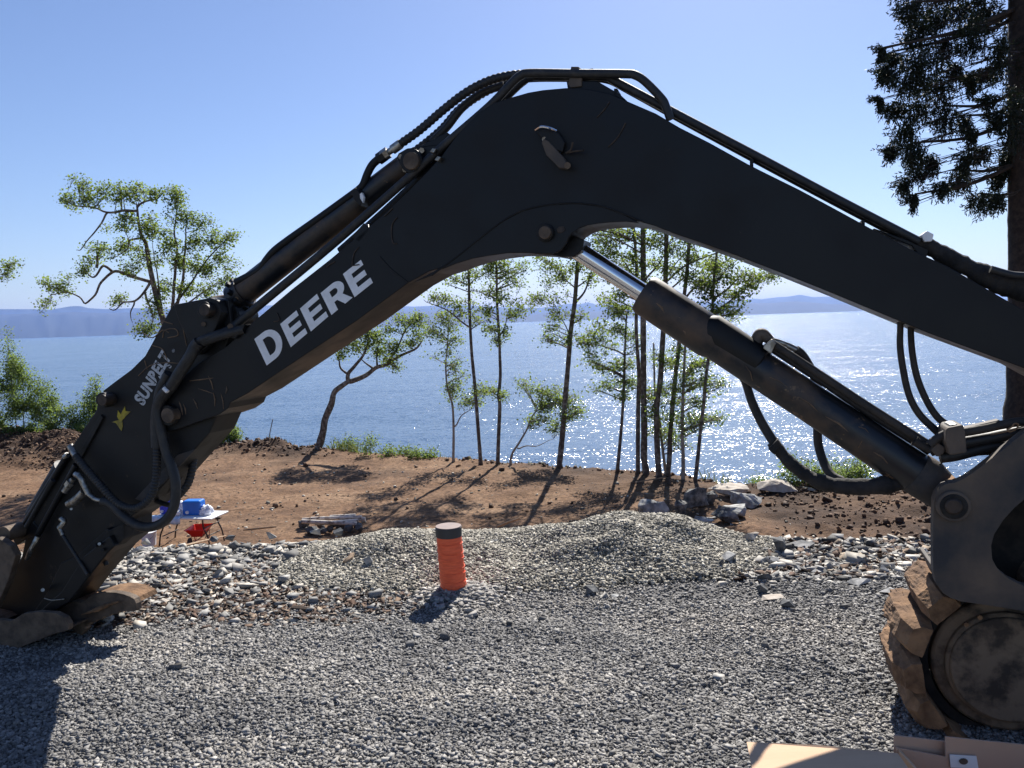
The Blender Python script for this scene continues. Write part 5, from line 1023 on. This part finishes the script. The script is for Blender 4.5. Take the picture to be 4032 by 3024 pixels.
tree([(2432, 1842), (2440, 1760), (2450, 1640), (2457, 1520), (2460, 1400), (2464, 1300), (2468, 1230)], 22.8, .075, .03,
     [(2420, 1230, 50, 30, 1.2), (2470, 1220, 40, 30, 1.2), (2380, 1290, 50, 26, 1.2), (2340, 1330, 50, 24, 1.4), (2300, 1350, 30, 18), (2440, 1300, 50, 26), (2500, 1330, 40, 24), (2400, 1370, 50, 18), (2360, 1450, 36, 24), (2420, 1440, 44, 24), (2480, 1430, 30, 24), (2370, 1520, 44, 24), (2430, 1500, 40, 20), (2490, 1510, 36, 20), (2330, 1410, 24, 14), (2460, 1570, 30, 14), (2380, 1190, 30, 24)],
     'alder with wide leafy boughs on the left of the clustered trunks', group=G1, leafn=1.0, limbs=[([(2462, 1400), (2420, 1380), (2360, 1360), (2300, 1350)], .028)])
CG = 'clustered alder trunks behind the boom cylinder'
tree([(2512, 1848), (2512, 1740), (2513, 1600), (2516, 1480), (2510, 1380), (2505, 1280), (2508, 1150), (2505, 1020), (2495, 900), (2490, 800)], 22.4, .085, .05,
     [(2440, 930, 40, 30), (2400, 1000, 50, 34), (2440, 1060, 50, 30), (2380, 1080, 40, 24), (2460, 1130, 40, 24), (2420, 1160, 44, 24), (2360, 950, 30, 24), (2330, 980, 30, 24)],
     'narrow trunk on the left of the tight pair in the cluster', group=CG, leafn=1.0, limbs=[([(2505, 1100), (2440, 1010), (2400, 920)], .025)])
tree([(2545, 1862), (2536, 1800), (2537, 1700), (2535, 1600), (2534, 1500), (2534, 1400), (2533, 1280), (2534, 1150), (2533, 1000), (2532, 880), (2530, 780)], 22.2, .13, .09,
     [(2480, 930, 50, 34, 1.2), (2560, 950, 40, 34), (2480, 1010, 44, 34), (2570, 1040, 40, 30), (2480, 1090, 40, 24), (2560, 1120, 30, 24), (2400, 900, 40, 24), (2340, 900, 34, 20)],
     'thickest straight trunk of the clustered alders', group=CG, leafn=.9, limbs=[([(2533, 1120), (2600, 1030), (2640, 950)], .035), ([(2540, 1200), (2600, 1120), (2680, 1020), (2720, 960)], .03)])
tree([(2595, 1868), (2590, 1800), (2586, 1700), (2586, 1600), (2600, 1500), (2606, 1400), (2612, 1300), (2618, 1180), (2622, 1050), (2624, 940), (2622, 830)], 22.0, .115, .08,
     [(2590, 960, 40, 30), (2660, 980, 50, 34), (2640, 1060, 44, 30), (2590, 1420, 30, 20), (2650, 1440, 40, 20), (2690, 930, 40, 24), (2600, 900, 40, 24), (2570, 1600, 24, 20)],
     'trunk with a low kink right of the thickest one', group=CG, leafn=.9, limbs=[([(2622, 1110), (2700, 1050), (2800, 1000), (2860, 980)], .035), ([(2620, 1150), (2700, 1090), (2760, 1040)], .03)])
tree([(2630, 1868), (2636, 1800), (2640, 1700), (2652, 1560), (2664, 1440), (2678, 1320), (2690, 1200), (2704, 1080), (2712, 980), (2718, 880)], 22.0, .10, .06,
     [(2720, 1020, 50, 34), (2780, 1020, 50, 30), (2700, 1100, 50, 30), (2760, 1090, 50, 30), (2820, 1060, 40, 24), (2670, 1590, 40, 16), (2640, 1650, 40, 24), (2700, 950, 40, 24)],
     'dark trunk leaning slightly right in the cluster', group=CG, leafn=.9, limbs=[([(2690, 1190), (2760, 1110), (2840, 1040), (2900, 1000)], .035)])
tree([(2622, 1868), (2612, 1790), (2604, 1720), (2598, 1660), (2580, 1560), (2576, 1450), (2574, 1350)], 22.3, .06, .03,
     [(2590, 1700, 44, 20), (2650, 1700, 40, 20), (2560, 1640, 30, 16), (2540, 1560, 30, 20), (2600, 1540, 30, 16), (2660, 1740, 40, 14)],
     'pale slanting stem crossing between the clustered trunks', group=CG, leafn=.9, mat_='barkp')
tree([(2690, 1882), (2690, 1800), (2686, 1700), (2688, 1600), (2692, 1500), (2696, 1400), (2702, 1300), (2710, 1220)], 21.4, .075, .035,
     [(2680, 1300, 30, 30, 1.3), (2740, 1440, 44, 20), (2700, 1480, 34, 24), (2770, 1430, 26, 14), (2640, 1530, 40, 14, 1.3), (2720, 1520, 44, 14, 1.3), (2780, 1500, 34, 12), (2720, 1640, 50, 18), (2780, 1660, 40, 14), (2700, 1690, 40, 18), (2830, 1650, 14, 8), (2660, 1380, 30, 24), (2750, 1580, 30, 20)],
     'slim pale trunk with many low leafy twigs, second from the right', group=CG, leafn=1.0, mat_='barkp')
tree([(2738, 1888), (2748, 1800), (2758, 1700), (2770, 1600), (2778, 1500), (2788, 1420), (2795, 1330), (2806, 1200), (2812, 1080), (2822, 1000)], 21.2, .075, .04,
     [(2800, 1120, 50, 34, 1.3), (2860, 1100, 50, 30, 1.2), (2920, 1090, 50, 24), (2980, 1090, 40, 20), (3040, 1090, 30, 14), (2790, 1180, 50, 26, 1.3), (2860, 1170, 50, 26, 1.2), (2920, 1160, 40, 20), (2840, 1220, 44, 24), (2900, 1230, 34, 20), (2800, 1250, 34, 20), (2760, 1120, 30, 24), (2860, 1040, 50, 24), (2800, 1050, 40, 24), (2960, 1130, 30, 14), (2820, 1520, 30, 14), (2860, 1280, 24, 14)],
     'rightmost alder with long boughs reaching right over the water', group=CG, leafn=1.0, limbs=[([(2800, 1250), (2880, 1180), (2960, 1120), (3050, 1080)], .03), ([(2808, 1180), (2900, 1110), (2960, 1060)], .03), ([(2812, 1120), (2860, 1060), (2920, 1010)], .025)])
# a bough entering from the left edge
tree([(-260, 1360), (-240, 1250), (-200, 1150), (-130, 1090)], 26, .1, .05, [(-20, 1060, 50, 24), (40, 1050, 34, 16), (20, 1090, 40, 12), (-60, 1070, 50, 24)], 'leafy bough tip entering at the left edge of the view', leafn=.8, base=False, limbs=[([(-130, 1090), (-60, 1075), (30, 1060)], .03)])

# shrubs -----------------------------------------------------------------
def shrub(name, Y, clumps, label, dens=1.0, ls=.075, lm='bushleaf', spread=.8, group=None, cat='shrub', stems=True):
    cx = sum(c[0] for c in clumps)/len(clumps); lowc = max(clumps, key=lambda c: c[1]+c[3]); b_ = PY(cx, lowc[1]+lowc[3], Y); zb_ = min(gz(b_.x, b_.y), b_.z)-.1
    root = empty(name, (b_.x, b_.y, zb_), label, cat, group); LC = []; mb = MB()
    for X, Yp, rx, ry, *dn in clumps:
        c = PY(X, Yp, Y+random.uniform(-.5, .5)); wr = rx/FP*Y; hr = ry/FP*Y; dr = (wr+hr)*.5*spread; ns = max(3, int(wr*hr*9))
        foot = Vector((c.x*.7+b_.x*.3, c.y, zb_))
        for k in range(ns):
            u = Vector((random.gauss(0, 1), random.gauss(0, 1), random.gauss(0, 1))).normalized()*random.uniform(.3, 1.03); e = c+Vector((u.x*wr, u.y*dr, u.z*hr)); st = foot.lerp(c, random.uniform(.2, .8))
            Q = crom([st, st.lerp(e, .5)+Vector((random.gauss(0, .06), 0, random.gauss(0, .04))), e], 3)
            if k % 2 == 0: mb.tube(Q, [.009*(1-.6*i/(len(Q)-1)) for i in range(len(Q))], 3, cap=False)
            for j in range(int(330*dens*(dn[0] if dn else 1))):
                p = Q[random.randint(2, len(Q)-1)]; s_ = .16; LC.append((p.x+random.gauss(0, s_), p.y+random.gauss(0, s_), p.z+random.gauss(0, s_*.8)))
    if stems:
        for k in range(5): X, Yp, rx, ry = random.choice(clumps)[:4]; c = PY(X, Yp, Y); mb.tube([Vector((c.x*.5+b_.x*.5, c.y, zb_)), c], [.02, .008], 5)
    o = link('stems', mb.mesh('stems'), M['bark'], root); LC = np.array(LC); leaves('foliage', LC, ls*RG.uniform(.5, 1.3, len(LC)), M[lm], root); return root
shrub('willow_bush', 33, [(30, 1330, 50, 50), (90, 1420, 60, 70), (20, 1460, 80, 90), (130, 1490, 70, 60), (-60, 1380, 80, 90), (60, 1560, 90, 70), (180, 1540, 60, 50), (160, 1600, 80, 50), (220, 1580, 40, 40), (-60, 1560, 90, 100), (10, 1640, 90, 50)], 'tall green bush at the left edge above the dark soil', dens=1.2)
shrub('willow_bush', 32, [(240, 1630, 60, 50), (290, 1650, 40, 40), (190, 1650, 60, 50), (120, 1680, 80, 30), (30, 1700, 60, 26), (310, 1690, 30, 20)], 'lower bushy growth right of the tall left bush', dens=1.1)
shrub('sapling', 32.5, [(378, 1500, 14, 22), (370, 1550, 20, 34), (382, 1600, 18, 34), (370, 1650, 24, 40), (332, 1580, 16, 40), (326, 1650, 26, 40), (345, 1700, 30, 20)], 'thin upright sapling close to the left side of the arm', dens=.8)
shrub('shrub', 30, [(880, 1700, 24, 24), (905, 1680, 18, 24), (920, 1715, 24, 24), (868, 1725, 24, 14)], 'small light green bush on the bank under the boom tip', dens=1.0)
shrub('shrub', 20.0, [(3120, 1830, 34, 30), (3180, 1850, 50, 40), (3250, 1860, 50, 34), (3310, 1840, 50, 40), (3370, 1830, 40, 34), (3400, 1860, 40, 30), (3090, 1880, 24, 30), (3340, 1880, 60, 30), (3190, 1900, 50, 20)], 'light green shrub on the bank behind the wrapped hose', dens=.7, ls=.06)
shrub('shrub', 20.6, [(2985, 1918, 20, 14), (2995, 1905, 14, 12)], 'small green tuft between the tan bank rocks', dens=.7, ls=.05)
shrub('shrub', 29, [(1340, 1750, 14, 16), (1370, 1735, 14, 16), (1382, 1755, 16, 12)], 'little leafy shoots just right of the leaning tree', dens=.35, ls=.07)
shrub('shrub', 27.5, [(1440, 1755, 20, 16), (1460, 1735, 10, 16)], 'sparse yellow-green shoots on the bank edge', dens=.3, ls=.07)
shrub('shrub', 26.8, [(1530, 1775, 24, 12), (1600, 1785, 30, 10), (1640, 1785, 24, 12), (1690, 1790, 24, 10)], 'low green weeds trailing along the bank edge', dens=.5, ls=.07)
def grass(X0, X1, h, n_, seed=0):
    V = []; F = []
    for k in range(n_):
        X = random.uniform(X0, X1); x0 = (X-2016)/FP; Y = 24
        for _ in range(4): Y = float(np.interp(x0*Y, EX_, EY_))
        Y += random.uniform(-.25, .5); p = Vector((x0*Y, Y, 0)); p.z = gz(p.x, p.y)-.05; hh = h*random.uniform(.3, 1.1); l_ = Vector((random.gauss(0, .3), random.gauss(0, .3), 1)).normalized(); w_ = .012; i = len(V)
        V += [p+Vector((-w_, 0, 0)), p+Vector((w_, 0, 0)), p+l_*hh*.6+Vector((w_*.7, 0, 0)), p+l_*hh+Vector((l_.x*.2*hh, 0, 0))]; F.append((i, i+1, i+2, i+3))
    me = bpy.data.meshes.new('grass'); me.from_pydata([tuple(v) for v in V], [], F); tag(link('grass', me, M['grassleaf']), kind='stuff')
grass(1040, 1700, .32, 330); grass(1290, 1400, .6, 120); grass(2760, 2880, .5, 90); grass(-60, 480, .5, 900); grass(1700, 2300, .22, 160); grass(800, 1040, .3, 150)

# spruce at the right -------------------------------------------------------
Ys = 17.0
tb_ = PY(4062, 1700, Ys); rootS = empty('spruce_tree', (tb_.x, tb_.y, LOW), 'tall dark spruce with drooping branches at the right edge', 'tree')
mb = MB(); P = [Vector((PY(4056, 1650, Ys).x+.1, Ys, LOW-.3)), PY(4054, 1650, Ys), PY(4060, 1100, Ys), PY(4058, 700, Ys), PY(4056, 300, Ys), PY(4056, -100, Ys), PY(4056, -500, Ys)]
P = crom(P, 12); mb.tube(P, [(.50 if i < 14 else .46-.0012*i)*(1+.05*noise.noise(Vector((i*.7, 0, 0)))) for i in range(len(P))], 20); tks = mb.obj('trunk', M['bark_s'], rootS, smooth=True)
SC = [(430, 60, 70, 70), (700, 60, 200, 80), (480, 200, 100, 120), (330, 330, 60, 40), (300, 440, 70, 36), (500, 370, 120, 100), (640, 260, 80, 80), (800, 200, 90, 140), (430, 480, 110, 80), (600, 520, 120, 100), (330, 640, 66, 46), (470, 640, 110, 90), (640, 690, 90, 100), (400, 780, 80, 80), (320, 890, 50, 36), (450, 900, 90, 80), (480, 1010, 60, 60), (400, 1090, 50, 44), (455, 1180, 22, 44), (560, 960, 46, 54), (620, 1110, 56, 34), (730, 1060, 76, 80), (760, 950, 44, 70), (850, 900, 76, 44), (850, 1190, 76, 70), (950, 1180, 50, 54), (950, 1050, 50, 54), (760, 720, 44, 54), (800, 790, 34, 44), (800, 480, 50, 60), (880, 430, 70, 40), (700, 420, 60, 60), (900, 590, 70, 34), (950, 700, 54, 54), (960, 320, 60, 110), (900, 80, 90, 90), (1040, 300, 70, 250), (1040, 700, 66, 200), (1000, 960, 50, 100), (600, -60, 300, 80), (900, -100, 200, 90), (1150, 400, 90, 300), (1180, 900, 90, 200), (560, 120, 90, 70), (280, 410, 40, 24), (262, 295, 20, 16), (255, 590, 18, 14)]
mb = MB(); NV = []; nd_ = []
for i, (cx, cy, rx, ry) in enumerate(SC):
    X = 3300+cx/1.508; Yp = cy/1.508; rx /= 1.508; ry /= 1.508; c = PY(X, Yp, Ys+random.uniform(-1.2, 1.2)*(.4+.6*(1-min(1, abs(cx-1000)/700)))); wr = rx/FP*Ys; hr = ry/FP*Ys; dr = .5*(wr+hr)*.7
    t = c+Vector((0, 0, .25*abs(c.x-P[30].x)+.1)); a = Vector((P[30].x, Ys, t.z+.1)); br = crom([a, a.lerp(c, .5)+Vector((0, 0, -.12)), c+Vector((0, 0, hr*.6))], 6)
    if cx < 1000 and i % 3 == 0: mb.tube(br, [.05*(1-.75*k/(len(br)-1))+.006 for k in range(len(br))], 6)
    area = wr*hr; n_ = int(80+area*800)
    for k in range(n_):
        u = Vector((random.gauss(0, 1), random.gauss(0, 1), random.gauss(0, 1))).normalized()*(random.random()**.45); s_ = c+Vector((u.x*wr, u.y*dr, u.z*hr))
        L_ = random.uniform(.12, .34); dx = random.gauss(-.12, .18); d_ = Vector((dx, random.gauss(0, .15), -1)).normalized()
        if random.random() < .25: d_ = Vector((-1, random.gauss(0, .3), random.uniform(-.3, .35))).normalized()
        nq = int(L_/.03)
        for q in range(nq):
            NV.append((s_+d_*(q*.03), d_))
    for k in range(int(6+area*16)):
        u = Vector((random.gauss(0, 1), random.gauss(0, 1), random.gauss(0, 1))).normalized()*random.random(); e = c+Vector((u.x*wr, u.y*dr, u.z*hr)); mb.tube([br[random.randint(3, len(br)-1)], e], [.012, .004], 3, cap=False)
mb.obj('limbs', M['bark_s'], rootS)
NC = np.array([tuple(p) for p, d in NV]); ND = np.array([tuple(d) for p, d in NV]); n_ = len(NC)
a = ND+RG.normal(0, .75, (n_, 3)); a /= np.linalg.norm(a, axis=1)[:, None]; b2 = RG.normal(size=(n_, 3)); b2 -= a*(a*b2).sum(1)[:, None]; b2 /= np.linalg.norm(b2, axis=1)[:, None]
L_ = RG.uniform(.04, .085, n_)[:, None]; V = np.stack([NC-b2*.013, NC+b2*.013, NC+a*L_+b2*.006, NC+a*L_-b2*.006], 1).reshape(-1, 3)
link('crown', npmesh('crown', V, np.arange(n_*4).reshape(n_, 4)), M['needle'], rootS)
print('needles', n_)
